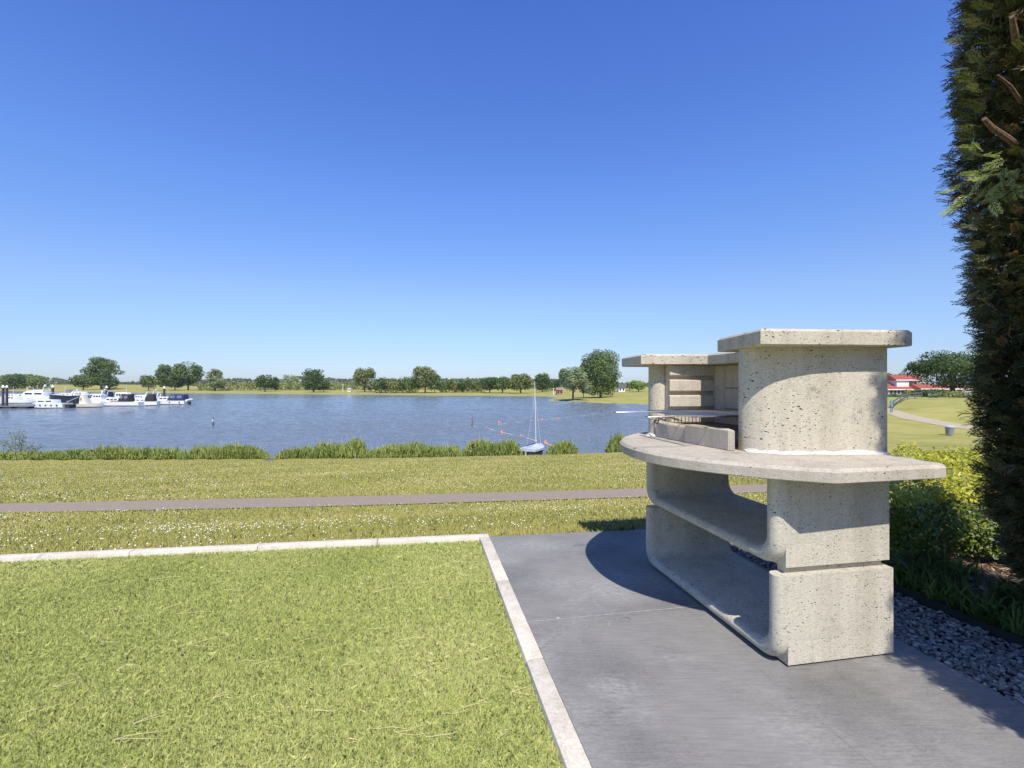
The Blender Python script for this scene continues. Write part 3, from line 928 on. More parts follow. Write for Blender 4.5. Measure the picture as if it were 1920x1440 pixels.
def arc(cx, cy, r, a0, a1, n):
    return [(cx + r * math.cos(R(a0 + (a1 - a0) * i / n)), cy + r * math.sin(R(a0 + (a1 - a0) * i / n))) for i in range(n + 1)]


def u_block(z0, z1, u0, u1, v0, v1, t, ft):
    """U-shaped block: a wall-floor-wall band swept in (u,z), full width v0..v1, with a rounded lip on the open side v0"""
    ro, ri = 0.115, 0.10
    K = 8
    outer = [(u0, z1), (u0, z0 + (z1 - z0) * .6)] + [(u0 + ro - ro * math.cos(R(90 * i / K)), z0 + ro - ro * math.sin(R(90 * i / K))) for i in range(K + 1)]
    inner = [(u0 + t, z1), (u0 + t, z0 + (z1 - z0) * .6)] + [(u0 + t + ri - ri * math.cos(R(90 * i / K)), z0 + ft + ri - ri * math.sin(R(90 * i / K))) for i in range(K + 1)]
    outer += [(u0 + u1 - u, z) for u, z in reversed(outer)]
    inner += [(u0 + u1 - u, z) for u, z in reversed(inner)]
    bm = bmesh.new()
    rings = []
    for (o, n_) in zip(outer, inner):
        th = math.hypot(o[0] - n_[0], o[1] - n_[1]); r = t * 0.5
        ring = [(v1, *o), (v0 + r, *o)]
        for k in range(1, 8):
            a = math.pi * k / 8
            f = 0.5 - 0.5 * math.cos(a)
            ring.append((v0 + r - r * math.sin(a), o[0] + (n_[0] - o[0]) * f, o[1] + (n_[1] - o[1]) * f))
        ring += [(v0 + r, *n_), (v1, *n_)]
        rings.append([bm.verts.new(p) for p in ring])
    m_ = len(rings[0])
    for i in range(len(rings) - 1):
        for k in range(m_):
            bm.faces.new((rings[i][k], rings[i + 1][k], rings[i + 1][(k + 1) % m_], rings[i][(k + 1) % m_]))
    bm.faces.new(list(reversed(rings[0]))); bm.faces.new(rings[-1])
    # square toes: solid wedge filling the rounded outer corner behind the lip
    for (ue, sgn) in ((u0, 1), (u1, -1)):
        a = [(ue, z0), (ue, z0 + ro)] + [(ue + sgn * (ro - ro * math.cos(R(q)) + 0.008), z0 + ro - ro * math.sin(R(q)) + 0.008) for q in range(12, 84, 12)] + [(ue + sgn * ro, z0)]
        A2 = [bm.verts.new((v0 + 0.060, u, z)) for u, z in a]; B2 = [bm.verts.new((v1, u, z)) for u, z in a]
        fs = [bm.faces.new(A2), bm.faces.new(list(reversed(B2)))]
        for i in range(len(a)): fs.append(bm.faces.new((A2[i], B2[i], B2[(i + 1) % len(a)], A2[(i + 1) % len(a)])))
    bmesh.ops.recalc_face_normals(bm, faces=bm.faces)
    for v in bm.verts:
        v.co = Vector(W(v.co.x, v.co.y, v.co.z))
    bmesh.ops.recalc_face_normals(bm, faces=bm.faces)
    me = bpy.data.meshes.new('base_block'); bm.to_mesh(me); bm.free()
    me.materials.append(M['conc_base'])
    me.polygons.foreach_set('use_smooth', [True] * len(me.polygons))
    me.set_sharp_from_angle(angle=R(40))
    return me


bpart('base_block', u_block(0.012, 0.452, 2.085, 3.53, 1.722, 2.405, 0.085, 0.065))
bpart('base_block', u_block(0.488, 0.946, 2.102, 3.525, 1.724, 2.400, 0.085, 0.062))
# bedding mortar: under the lower block and in the joint
mb = MB()
for (u0, u1) in ((2.13, 2.18), (3.46, 3.51)):
    mb.prism([W(1.80, u0)[:2], W(2.38, u0)[:2], W(2.38, u1)[:2], W(1.80, u1)[:2]], 0.45, 0.490)
mb.prism([W(1.83, 2.12)[:2], W(2.38, 2.12)[:2], W(2.38, 3.48)[:2], W(1.83, 3.48)[:2]], 0.0, 0.0125)
bpart('mortar_joint', mb.mesh('mortar_joint', M['conc_base']))


def catmull(pts, n=6):
    out = []
    P_ = [pts[0]] + pts + [pts[-1]]
    for i in range(1, len(P_) - 2):
        p0, p1, p2, p3 = [np.array(q) for q in P_[i - 1:i + 3]]
        for k in range(n):
            t = k / n
            out.append(tuple(0.5 * ((2 * p1) + (-p0 + p2) * t + (2 * p0 - 5 * p1 + 4 * p2 - p3) * t * t + (-p0 + 3 * p1 - 3 * p2 + p3) * t ** 3)))
    out.append(tuple(pts[-1]))
    return out


def slab(name, mat, vu, z0, z1, bevel, seg=2):
    """plate with a softened top edge"""
    bm = bmesh.new()
    A = [bm.verts.new(W(v, u, z0)) for v, u in vu]
    B = [bm.verts.new(W(v, u, z1)) for v, u in vu]
    n = len(vu)
    fa = bm.faces.new(A); fb = bm.faces.new(B)
    for i in range(n): bm.faces.new((A[i], A[(i + 1) % n], B[(i + 1) % n], B[i]))
    bmesh.ops.recalc_face_normals(bm, faces=bm.faces)
    bmesh.ops.bevel(bm, geom=list(fb.edges), offset=bevel, segments=seg, affect='EDGES', profile=0.5, clamp_overlap=False)
    bmesh.ops.bevel(bm, geom=[e for e in bm.edges if all(abs(v.co.z - z0) < 1e-5 for v in e.verts)], offset=0.004, segments=1, affect='EDGES', clamp_overlap=False)
    me = bpy.data.meshes.new(name); bm.to_mesh(me); bm.free()
    me.materials.append(mat)
    me.polygons.foreach_set('use_smooth', [True] * len(me.polygons))
    me.set_sharp_from_angle(angle=R(22))
    return me


ZT = 1.015
edge = [(1.858, 1.874), (1.735, 1.955), (1.621, 2.052), (1.52, 2.160), (1.435, 2.268), (1.352, 2.41), (1.300, 2.58), (1.285, 2.76), (1.305, 2.97), (1.36, 3.16), (1.45, 3.33), (1.56, 3.47), (1.70, 3.61), (1.858, 3.715)]
top_outline = catmull(edge, 5) + [(2.50, 3.73), (2.545, 3.69), (2.575, 2.30), (2.53, 1.925), (2.49, 1.893)]
bpart('worktop', slab('worktop', M['conc_top'], top_outline, 0.9486, ZT, 0.016, 1))

# upper walls
near_wall = [(2.585, 2.275), (2.44, 2.288), (2.28, 2.306), (2.14, 2.328), (2.03, 2.354), (1.95, 2.382), (1.90, 2.412), (1.864, 2.452), (1.842, 2.50), (1.842, 2.545), (1.862, 2.572), (1.90, 2.568), (2.0, 2.53), (2.2, 2.46), (2.585, 2.42)]
far_wall = [(2.585, 3.53), (2.585, 3.41), (2.0, 3.385), (1.80, 3.345), (1.755, 3.338), (1.722, 3.352), (1.705, 3.385), (1.708, 3.425), (1.735, 3.465), (1.80, 3.50), (2.0, 3.53)]


def wall_mesh(name, pl, z0, z1, mat, bev=0.01):
    b = MB().prism([W(v, u)[:2] for v, u in pl], z0, z1)
    return b.mesh(name, mat, smooth=True, fix=True)


bpart('side_wall', wall_mesh('side_wall', near_wall, ZT - 0.002, 1.613, M['conc']))
bpart('side_wall', wall_mesh('side_wall', far_wall, ZT - 0.002, 1.5505, M['conc']))
bk = MB().prism([W(2.50, 2.44)[:2], W(2.58, 2.44)[:2], W(2.58, 3.40)[:2], W(2.50, 3.40)[:2]], ZT - 0.002, 1.5505)
bpart('back_wall', bk.mesh('back_wall', M['conc'], fix=True))

# white mortar smeared at the foot of the near wall
mb = MB()
rng = random.Random(5)
out, inn = [], []
front = [(2.57, 2.276), (2.5, 2.282), (2.44, 2.288), (2.36, 2.297), (2.28, 2.306), (2.21, 2.317), (2.14, 2.328), (2.08, 2.342), (2.03, 2.354), (1.99, 2.368), (1.95, 2.382), (1.918, 2.40), (1.90, 2.412), (1.88, 2.434), (1.864, 2.452), (1.852, 2.475), (1.844, 2.498)]
for v, u in front:
    w_ = rng.uniform(0.025, 0.060)
    inn.append((v, u + 0.012)); out.append((v - 0.12 * w_, u - w_))
V = []
for (a, b_) in zip(inn, out):
    V += [W(a[0], a[1], ZT + rng.uniform(0.016, 0.03)), W((a[0] + b_[0]) / 2, (a[1] * .55 + b_[1] * .45), ZT + 0.008), W(b_[0], b_[1], ZT + 0.0012)]
fc = []
for i in range(len(front) - 1):
    for k in range(2):
        fc.append((i * 3 + k, i * 3 + k + 1, i * 3 + 4 + k, i * 3 + 3 + k))
mb.add(V, fc)
bpart('mortar_fillet', mb.mesh('mortar_fillet', M['mortar'], smooth=True, fix=True))
mf = MB()
V = []
for (v, u) in [(1.80, 3.505), (1.745, 3.475), (1.71, 3.43), (1.70, 3.385), (1.72, 3.345), (1.76, 3.33)]:
    c = (1.80, 3.42); dx, dy = v - c[0], u - c[1]; l = math.hypot(dx, dy); e = rng.uniform(.02, .035)
    V += [W(v - dx / l * .01, u - dy / l * .01, ZT + rng.uniform(0.02, 0.03)), W(v + dx / l * e, u + dy / l * e, ZT + 0.0012)]
mf.add(V, [(2 * i, 2 * i + 1, 2 * i + 3, 2 * i + 2) for i in range(5)])
bpart('mortar_fillet', mf.mesh('mortar_fillet', M['mortar'], smooth=True, fix=True))

# cap plates
near_plate = [(1.755, 2.245), (2.585, 2.165), (2.63, 2.172), (2.652, 2.20), (2.66, 2.25), (2.68, 2.72), (2.64, 2.765), (1.90, 2.812), (1.872, 2.795)]
bpart('cap_plate', slab('cap_plate', M['conc_plate'], near_plate, 1.6137, 1.700, 0.014, 1))
far_plate = [(1.571, 3.267), (2.05, 3.180), (2.04, 2.818), (2.65, 2.772), (2.66, 3.70), (2.62, 3.755), (1.65, 3.735), (1.61, 3.70)]
bpart('cap_plate', slab('cap_plate', M['conc_plate'], far_plate, 1.5500, 1.6260, 0.012, 1))


# fire-box lining
def grooved(name, du0, du1, z0, z1, zs, gd, gh, v0, v1):
    """lining slab: thickness from du0 (front) to du1 (back) along u, grooves at heights zs"""
    s = 1 if du1 > du0 else -1
    pr = [(du1, z0), (du0, z0)]
    for z in zs:
        pr += [(du0, z - gh / 2 - 0.006), (du0 + s * 0.008, z - gh / 2), (du0 + s * gd, z - gh / 2 + 0.004), (du0 + s * gd, z + gh / 2 - 0.004), (du0 + s * 0.008, z + gh / 2), (du0, z + gh / 2 + 0.006)]
    pr += [(du0, z1), (du1, z1)]
    n = len(pr)
    bm = bmesh.new()
    A = [bm.verts.new(W(v0, u, z)) for u, z in pr]; B = [bm.verts.new(W(v1, u, z)) for u, z in pr]
    bm.faces.new(A); bm.faces.new(list(reversed(B)))
    for i in range(n): bm.faces.new((A[i], B[i], B[(i + 1) % n], A[(i + 1) % n]))
    bmesh.ops.recalc_face_normals(bm, faces=bm.faces)
    me = bpy.data.meshes.new(name); bm.to_mesh(me); bm.free(); me.materials.append(M['firestone'])
    return me


bpart('fire_lining', grooved('fire_lining', 3.268, 3.335, ZT + 0.001, 1.547, (1.106, 1.222, 1.338, 1.454), 0.032, 0.030, 1.80, 2.165))
bpart('fire_lining', grooved('fire_lining', 2.700, 2.625, ZT + 0.001, 1.547, (1.106, 1.222, 1.338, 1.454), 0.032, 0.030, 1.99, 2.165))
bl = MB()
for (z0, z1) in ((ZT + 0.001, 1.222), (1.226, 1.376), (1.380, 1.547)):
    bl.prism([W(2.215, 2.705)[:2], W(2.30, 2.705)[:2], W(2.30, 3.265)[:2], W(2.215, 3.265)[:2]], z0, z1)
bpart('back_lining', bl.mesh('back_lining', M['firestone'], bevel=(0.004, 1)))
for (uu, s) in ((3.268, -1), (2.700, 1)):
    cpz = MB().prism([W(2.167, uu + s * 0.002)[:2], W(2.167, uu - s * 0.06)[:2], W(2.24, uu - s * 0.06)[:2], W(2.24, uu + s * 0.05)[:2], W(2.212, uu + s * 0.05)[:2]], ZT + 0.001, 1.546)
    bpart('corner_lining', cpz.mesh('corner_lining', M['firestone'], fix=True))
# hearth lip in two castings
lip1 = slab('hearth_lip', M['firestone'], [(1.716, 3.325), (1.735, 2.945), (1.80, 2.945), (1.80, 3.325)], ZT + 0.001, 1.130, 0.022, 4)
bpart('hearth_lip', lip1)
lip2 = slab('hearth_lip', M['firestone'], [(1.728, 2.940), (1.762, 2.530), (1.785, 2.500), (1.835, 2.62), (1.80, 2.940)], ZT + 0.001, 1.138, 0.008, 2)
bpart('hearth_lip', lip2)
hf = MB().prism([W(1.80, 2.71)[:2], W(2.21, 2.71)[:2], W(2.21, 3.262)[:2], W(1.80, 3.262)[:2]], ZT + 0.001, 1.06)
bpart('hearth_floor', hf.mesh('hearth_floor', M['firestone'], fix=True))

# grate hung in the lining grooves
gr = thing('grill_grate', 'chromed wire grill grate with long loop handles lying inside the barbecue', 'grill grate', W(1.95, 2.95, 1.214))
ZG = 1.214
gb = MB()
for i in range(19):
    v = 1.66 + i * 0.0292
    gb.tube([W(v, 2.655, ZG), W(v, 3.295, ZG)], 0.0034, 6)
put('wire_bars', gb.mesh('wire_bars', M['chrome'], smooth=True), gr, world_coords=True)
gf = MB()
fr = [W(1.645, 2.66, ZG - 0.006), W(2.20, 2.66, ZG - 0.006), W(2.20, 3.29, ZG - 0.006), W(1.645, 3.29, ZG - 0.006), W(1.645, 2.66, ZG - 0.006)]
for a, b in zip(fr, fr[1:]): gf.tube([a, b], 0.0042, 8)
gf.tube([W(1.645, 2.97, ZG - 0.007), W(2.20, 2.97, ZG - 0.007)], 0.0042, 8)
gf.prism([W(1.63, 2.66)[:2], W(1.645, 2.66)[:2], W(1.645, 3.29)[:2], W(1.63, 3.29)[:2]], ZG - 0.012, ZG + 0.006)
put('frame', gf.mesh('frame', M['chrome'], smooth=True), gr, world_coords=True)
for uc in (3.09, 2.62):
    h = MB()
    tipv = 1.29
    path = [W(1.66, uc + 0.018, ZG), W(1.45, uc + 0.018, ZG + 0.002), W(tipv + 0.015, uc + 0.017, ZG)] + [W(tipv + 0.015 - 0.017 * math.cos(R(a)), uc + 0.017 * math.sin(R(a)), ZG) for a in (50, 20, 0, -20, -50)] + [W(tipv + 0.015, uc - 0.017, ZG), W(1.45, uc - 0.018, ZG + 0.002), W(1.66, uc - 0.018, ZG)]
    h.tube(path, 0.0028, 6)
    put('handle', h.mesh('handle', M['chrome'], smooth=True), gr, world_coords=True)
ct = thing('coal_grate', 'rusty coal grate with a curved handle below the grill grate', 'coal grate', W(1.9, 3.0, 1.12))
cb = MB()
for i in range(11):
    cb.tube([W(1.83 + i * 0.033, 2.72, 1.118), W(1.83 + i * 0.033, 3.25, 1.118)], 0.0035, 6)
put('bars', cb.mesh('bars', M['rust'], smooth=True), ct, world_coords=True)
hb = MB()
for du in (0.0, 0.05):
    hb.tube([W(1.83, 3.15 + du, 1.142), W(1.76, 3.15 + du, 1.168), W(1.70, 3.15 + du, 1.176), W(1.655, 3.15 + du, 1.160), W(1.64, 3.15 + du, 1.13)], 0.0042, 6)
hb.tube([W(1.64, 3.15, 1.13), W(1.64, 3.20, 1.13)], 0.0042, 6)
put('handle', hb.mesh('handle', M['rust'], smooth=True), ct, world_coords=True)

# ------------------------------------------------------------------ conifer hedge, golden hedge, weeds
def frond_template(rng, pale=False):
    """flat spray: main axis + side twigs, unit length along x, in the xy plane"""
    q = []
    def kite(p, d, L, w):
        p = np.array(p, float); d = np.array(d, float); d /= np.linalg.norm(d)
        n_ = np.array([-d[1], d[0], 0.0])
        q.append([p, p + d * L * 0.55 + n_ * w, p + d * L, p + d * L * 0.55 - n_ * w])
    kite((0, 0, 0), (1, 0, 0), 1.0, 0.022)
    for i in range(7):
        x = 0.12 + i * 0.125
        for s in (-1, 1):
            L = (0.42 - 0.3 * abs(x - 0.35)) * rng.uniform(0.8, 1.15)
            an = s * rng.uniform(0.65, 0.95)
            d = (math.cos(an), math.sin(an), rng.normal(0, 0.08))
            p = np.array((x + (0.04 if s > 0 else 0), 0, 0))
            kite(p, d, L, 0.030)
            for j in (0.5,):
                pp = p + np.array(d) * L * j
                for s2 in (-1, 1):
                    a2 = an + s2 * 0.7
                    kite(pp, (math.cos(a2), math.sin(a2), rng.normal(0, 0.1)), L * 0.36, 0.022)
    return np.array(q)                                             # (k,4,3)


def simple_frond(rng):
    q = []
    for i in range(11):
        x = 0.05 + (i // 2) * 0.16; sgn = 1 if i % 2 else -1; an = sgn * rng.uniform(0.3, 0.9) * (i > 0)
        d = np.array((math.cos(an), math.sin(an), rng.normal(0, .1))); n_ = np.array([-d[1], d[0], 0]); L_ = 0.42 * rng.uniform(.8, 1.2)
        p = np.array((x, 0, 0)); q.append([p, p + d * L_ * .5 + n_ * .035, p + d * L_, p + d * L_ * .5 - n_ * .035])
    return np.array(q)


def place_fronds(tmpls, pos, dirs, size, rng, roll=None):
    n = len(pos)
    out = []
    which = rng.integers(0, len(tmpls), n)
    d = unit(dirs)
    ref = rng.normal(size=(n, 3)) * 0.5 + np.array([0, 0, 1.0])
    side = unit(np.cross(ref, d)); nn = np.cross(d, side)
    for t in range(len(tmpls)):
        m_ = which == t
        if not m_.any(): continue
        q = tmpls[t]
        bend = q.copy(); bend[..., 2] -= 0.18 * bend[..., 0] ** 2
        V = (bend[None, ..., 0:1] * d[m_][:, None, None] + bend[None, ..., 1:2] * side[m_][:, None, None] + bend[None, ..., 2:3] * nn[m_][:, None, None])
        V = V * size[m_][:, None, None, None] + pos[m_][:, None, None]
        out.append(V.reshape(-1, 3))
    return np.concatenate(out), np.concatenate([np.repeat(np.where(which == t)[0], len(tmpls[t])) for t in range(len(tmpls)) if (which == t).any()])


def conifer_meshes(seed, H, rad, nfr):
    """clipped conifer: origin at the foot. rad(z) -> radius"""
    rng = np.random.default_rng(seed)
    tm = [frond_template(rng) for _ in range(4)]
    z = 0.25 + (H - 0.25) * rng.random(nfr)
    a = rng.uniform(0, 2 * np.pi, nfr)
    rr = rad(z, a) * np.where(rng.random(nfr) < 0.68, rng.uniform(0.78, 1.0, nfr), rng.uniform(0.25, 0.8, nfr))
    pos = np.stack([rr * np.cos(a), rr * np.sin(a), z], -1)
    dirs = np.stack([np.cos(a), np.sin(a), rng.normal(0.35, 0.45, nfr)], -1) + rng.normal(0, 0.45, (nfr, 3))
    size = rng.uniform(0.05, 0.11, nfr)
    V, own = place_fronds(tm, pos, dirs, size, rng)
    tint = np.clip(rng.normal(0.42, 0.18, nfr) + (rng.random(nfr) < 0.14) * 0.5, 0, 1)[own]
    ni = int(nfr * 1.6)
    z2 = 0.2 + (H - 0.25) * rng.random(ni); a2 = rng.uniform(0, 2 * np.pi, ni)
    r2 = rad(z2, a2) * rng.uniform(0.15, 0.9, ni) ** 0.7
    p2 = np.stack([r2 * np.cos(a2), r2 * np.sin(a2), z2], -1)
    V2, own2 = place_fronds([simple_frond(rng) for _ in range(3)], p2, np.stack([np.cos(a2), np.sin(a2), rng.normal(.3, .5, ni)], -1) + rng.normal(0, .6, (ni, 3)), rng.uniform(0.07, 0.13, ni), rng)
    t2 = np.clip(rng.normal(0.25, 0.15, ni) + (rng.random(ni) < 0.3) * 0.55, 0, 1)[own2]
    fol = np_mesh('foliage', np.concatenate([V, V2]), 4, M['conifer'], np.concatenate([tint, t2]))
    # brown twigs just under the skin, reaching outwards from the stems
    b = MB(); rd = random.Random(seed)
    for i in range(150):
        zz = rd.uniform(0.2, H * 0.97); aa = rd.uniform(0, 6.28)
        r1 = float(rad(np.array([zz]), np.array([aa]))[0])
        p0 = Vector((0.05 * math.cos(aa), 0.05 * math.sin(aa), zz - 0.25)); p2 = Vector((r1 * 0.93 * math.cos(aa), r1 * 0.93 * math.sin(aa), zz + rd.uniform(-.1, .15)))
        p1 = (p0 + p2) / 2 + Vector((rd.uniform(-.06, .06), rd.uniform(-.06, .06), -0.05))
        b.tube([p0, p1, p2], [0.013, 0.009, 0.003], 5)
    br = b.mesh('branches', M['bark'], smooth=True)
    tb = MB()
    tb.tube([(0, 0, -0.05), (0.02, 0.0, H * 0.3), (-0.02, 0.02, H * 0.65), (0.01, 0, H * 0.98)], [0.06, 0.05, 0.036, 0.012], 10)
    tb.tube([(0.05, 0.03, -0.05), (0.10, 0.06, H * 0.4), (0.06, 0.1, H * 0.8)], [0.04, 0.032, 0.012], 8)
    tr = tb.mesh('trunk', M['bark'], smooth=True)
    return fol, br, tr


def rad_vis(z, a):
    base = np.interp(z, [0.0, 0.3, 0.6, 0.9, 1.3, 1.9, 2.6, 3.2, 3.7, 4.3, 4.7], [0.10, 0.16, 0.24, 0.30, 0.34, 0.37, 0.41, 0.42, 0.42, 0.38, 0.18])
    return base * (1 + 0.09 * np.sin(a * 3 + z * 2.3) + 0.07 * np.sin(a * 5 - z * 4.1) + 0.05 * np.sin(z * 9 + a))


CX, CY = 3.28, 2.88
cf, cbm, ctm = conifer_meshes(7, 4.7, rad_vis, 12000)
con = thing('conifer', 'tall ragged conifer with bare brown branches beside the golden hedge', 'conifer', (CX, CY, -0.02), group='clipped conifers along the garden edge')
put('foliage', cf, con); put('branches', cbm, con); put('trunk', ctm, con)
# pruned stubs and the long pale spray on the camera side
sb = MB()
def PW(px, py, Y): return Vector(P(px, py, Y)) - Vector((CX, CY, -0.02))
put('pruned_branch', MB().tube([PW(1916, 280, 2.80), PW(1890, 258, 2.72), PW(1862, 240, 2.66), PW(1846, 222, 2.63)], [0.018, 0.016, 0.015, 0.011], 8).mesh('pruned_branch', M['cutwood'], smooth=True), con)
put('pruned_branch', MB().tube([PW(1908, 85, 2.78), PW(1903, 55, 2.7), PW(1899, 30, 2.66)], [0.018, 0.016, 0.012], 8).mesh('pruned_branch', M['cutwood'], smooth=True), con)
put('pruned_branch', MB().tube([PW(1915, 190, 2.75), PW(1895, 160, 2.68), PW(1872, 140, 2.62)], [0.011, 0.009, 0.004], 7).mesh('pruned_branch', M['cutwood'], smooth=True), con)
rng = np.random.default_rng(77)
tm = [frond_template(rng) for _ in range(3)]
# overhanging sprays: base pixel, tip pixel
ov = [((1905, 318), (1752, 366)), ((1900, 322), (1770, 400)), ((1905, 330), (1800, 372)), ((1890, 300), (1800, 270)), ((1880, 315), (1820, 330)), ((1915, 345), (1850, 380))]
pos, dr, sz = [], [], []
for (bx, by), (tx, ty) in ov:
    p = np.array(PW(bx, by, 2.50)); q = np.array(PW(tx, ty, 2.44))
    L = np.linalg.norm(q - p)
    for k in range(8):
        t = k / 8
        pos.append(p + (q - p) * t); dr.append((q - p) + rng.normal(0, 0.35 * L, 3)); sz.append(0.07 + 0.025 * rng.random())
    pos.append(q - (q - p) / L * 0.09); dr.append(q - p); sz.append(0.10)
V, own = place_fronds(tm, np.array(pos), np.array(dr), np.array(sz), rng)
put('pale_spray', np_mesh('pale_spray', V, 4, M['conifer_pale'], rng.random(len(pos))[own]), con)
# thin whips breaking the silhouette
pos, dr, sz = [], [], []
for py in (18, 45, 75, 120, 150, 165, 205, 250, 285, 300, 430, 470, 500, 540, 575, 600, 640, 660, 690, 730, 770, 800, 840, 880, 905, 950):
    ex = np.interp(py, [0, 20, 70, 150, 200, 270, 320, 420, 500, 560, 640, 720, 800, 900, 960, 1040], [1830, 1815, 1788, 1792, 1806, 1800, 1800, 1800, 1808, 1824, 1830, 1825, 1842, 1858, 1866, 1900])
    for k in range(3):
        pos.append(np.array(PW(ex + 30 + rng.uniform(-8, 20), py + rng.uniform(-12, 12), 2.62 + rng.uniform(-.1, .2)))); dr.append(np.array([-1.0, rng.uniform(-.4, .4), rng.uniform(-0.1, 0.9)])); sz.append(rng.uniform(0.06, 0.11))
V, own = place_fronds(tm, np.array(pos), np.array(dr), np.array(sz), rng)
put('whips', np_mesh('whips', V, 4, M['conifer'], np.clip(rng.normal(0.4, 0.2, len(pos)), 0, 1)[own]), con)

# neighbours of the same row, towards and behind the camera (they cast the shade on bed, gravel and paving)
def rad_nb(z, a):
    base = np.interp(z, [0.0, 0.4, 0.9, 1.8, 2.3, 2.8, 3.4, 4.0, 4.4], [0.5, 0.58, 0.60, 0.58, 0.50, 0.42, 0.42, 0.40, 0.12])
    return base * (1 + 0.05 * np.sin(a * 3 + z * 2.3) + 0.05 * np.sin(a * 5 - z * 4.1))


nbf, nbb, nbt = conifer_meshes(17, 4.4, rad_nb, 7500)
random.seed(2)
for (x, y, sc_, sh, lab) in ((2.80, 1.10, 1.0, 0.93, 'dense clipped conifer in the row outside the frame beside the gravel'), (3.60, 0.70, 1.0, 0.80, 'dense clipped conifer in the row outside the frame behind the gravel')):
    o = thing('conifer', lab, 'conifer', (x, y, -0.02), R(random.uniform(0, 360)), group='clipped conifers along the garden edge')
    o.scale = (sc_, sc_, sh)
    for me, nme in ((nbf, 'foliage'), (nbb, 'branches'), (nbt, 'trunk')): put(nme, me, o)


def hedge(name, label, cat, fn, n, mat, lsize, rng, stems, tintfn, group=None):
    root = thing(name, label, cat, fn['base'], group=group)
    pos, nrm = fn['sample'](n, rng)
    V = leaf_quads(pos, nrm, rng.uniform(lsize * 0.7, lsize * 1.3, len(pos)), rng, 0.62)
    off = np.array(fn['base'])
    put('foliage', np_mesh('foliage', V - off, 4, mat, tintfn(pos, rng)), root)
    b = MB()
    for s in stems: b.tube([Vector(q) - Vector(fn['base']) for q in s], [0.012, 0.008, 0.003][:len(s)], 5)
    tag(put('stems', b.mesh('stems', M['bark'], smooth=True), root), kind='stuff')
    return root


def golden_sample(n, rng):
    # deep shrub bed: flat lumpy top from Y 3.8 back to 5.8, steep front face
    X, Y, Z, NR = [], [], [], []
    nt_ = int(n * 0.60)
    y = 3.82 + 2.0 * rng.random(nt_); x = rng.uniform(2.98, 6.2, nt_)
    keep = x > 3.0 + (y - 3.82) * 0.80
    x, y = x[keep], y[keep]
    bump = 0.05 * np.sin(x * 7.3 + y * 3) + 0.04 * np.sin(x * 13 - y * 5 + 1) + 0.03 * np.sin(y * 17)
    top = 0.60 + bump - 0.10 * np.clip((3.98 - y) / 0.16, 0, 1) ** 2
    z = top - np.abs(rng.normal(0, 0.035, len(x))) + (rng.random(len(x)) < 0.10) * rng.uniform(0, 0.09, len(x))
    P1 = np.stack([x, y, z], -1); N1 = unit(np.array([0, -0.35, 1.0]) + rng.normal(0, 0.55, (len(x), 3)))
    nf = n - nt_
    x = rng.uniform(2.95, 5.2, nf); z = 0.05 + 0.50 * rng.random(nf)
    y = 3.83 + 0.06 * np.sin(x * 6) + 0.05 * np.sin(z * 11 + x * 4) + rng.normal(0, 0.05, nf)
    P2 = np.stack([x, y, z], -1); N2 = unit(np.array([-0.2, -1.0, 0.35]) + rng.normal(0, 0.55, (nf, 3)))
    return np.concatenate([P1, P2]), np.concatenate([N1, N2])


rng = np.random.default_rng(5)
stems = []
for i in range(46):
    x = 3.08 + i * 0.042
    stems.append([(x, 4.0 + rng.uniform(-.1, .3), -0.03), (x + rng.uniform(-.1, .1), 4.0 + rng.uniform(-.1, .3), 0.3), (x + rng.uniform(-.15, .15), 4.0 + rng.uniform(-.12, .4), 0.56)])
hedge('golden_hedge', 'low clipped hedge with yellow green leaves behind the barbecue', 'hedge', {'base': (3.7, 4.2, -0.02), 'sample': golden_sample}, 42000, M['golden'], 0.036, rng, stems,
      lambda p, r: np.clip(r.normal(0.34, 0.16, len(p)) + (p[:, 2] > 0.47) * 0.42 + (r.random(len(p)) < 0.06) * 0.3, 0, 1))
# small sunlit tuft of the same shrub at the end of the hedge
def tuft_sample(n, rng):
    d = unit(rng.normal(size=(n, 3))); r = rng.uniform(0.7, 1.0, (n, 1))
    c = np.array([3.98, 3.80, 0.24])
    p = c + d * r * np.array([0.24, 0.22, 0.25]); p[:, 2] = np.maximum(p[:, 2], 0.03)
    return p, unit(d + rng.normal(0, .5, (n, 3)))
hedge('golden_shrub', 'small round yellow green shrub at the foot of the conifer', 'shrub', {'base': (3.98, 3.80, -0.01), 'sample': tuft_sample}, 2600, M['golden'], 0.032, rng,
      [[(3.98, 3.8, -.02), (3.95 + .1 * math.cos(i), 3.8 + .1 * math.sin(i), .2), (3.98 + .18 * math.cos(i), 3.8 + .18 * math.sin(i), .36)] for i in range(6)], lambda p, r: np.clip(r.normal(0.55, 0.2, len(p)), 0, 1))


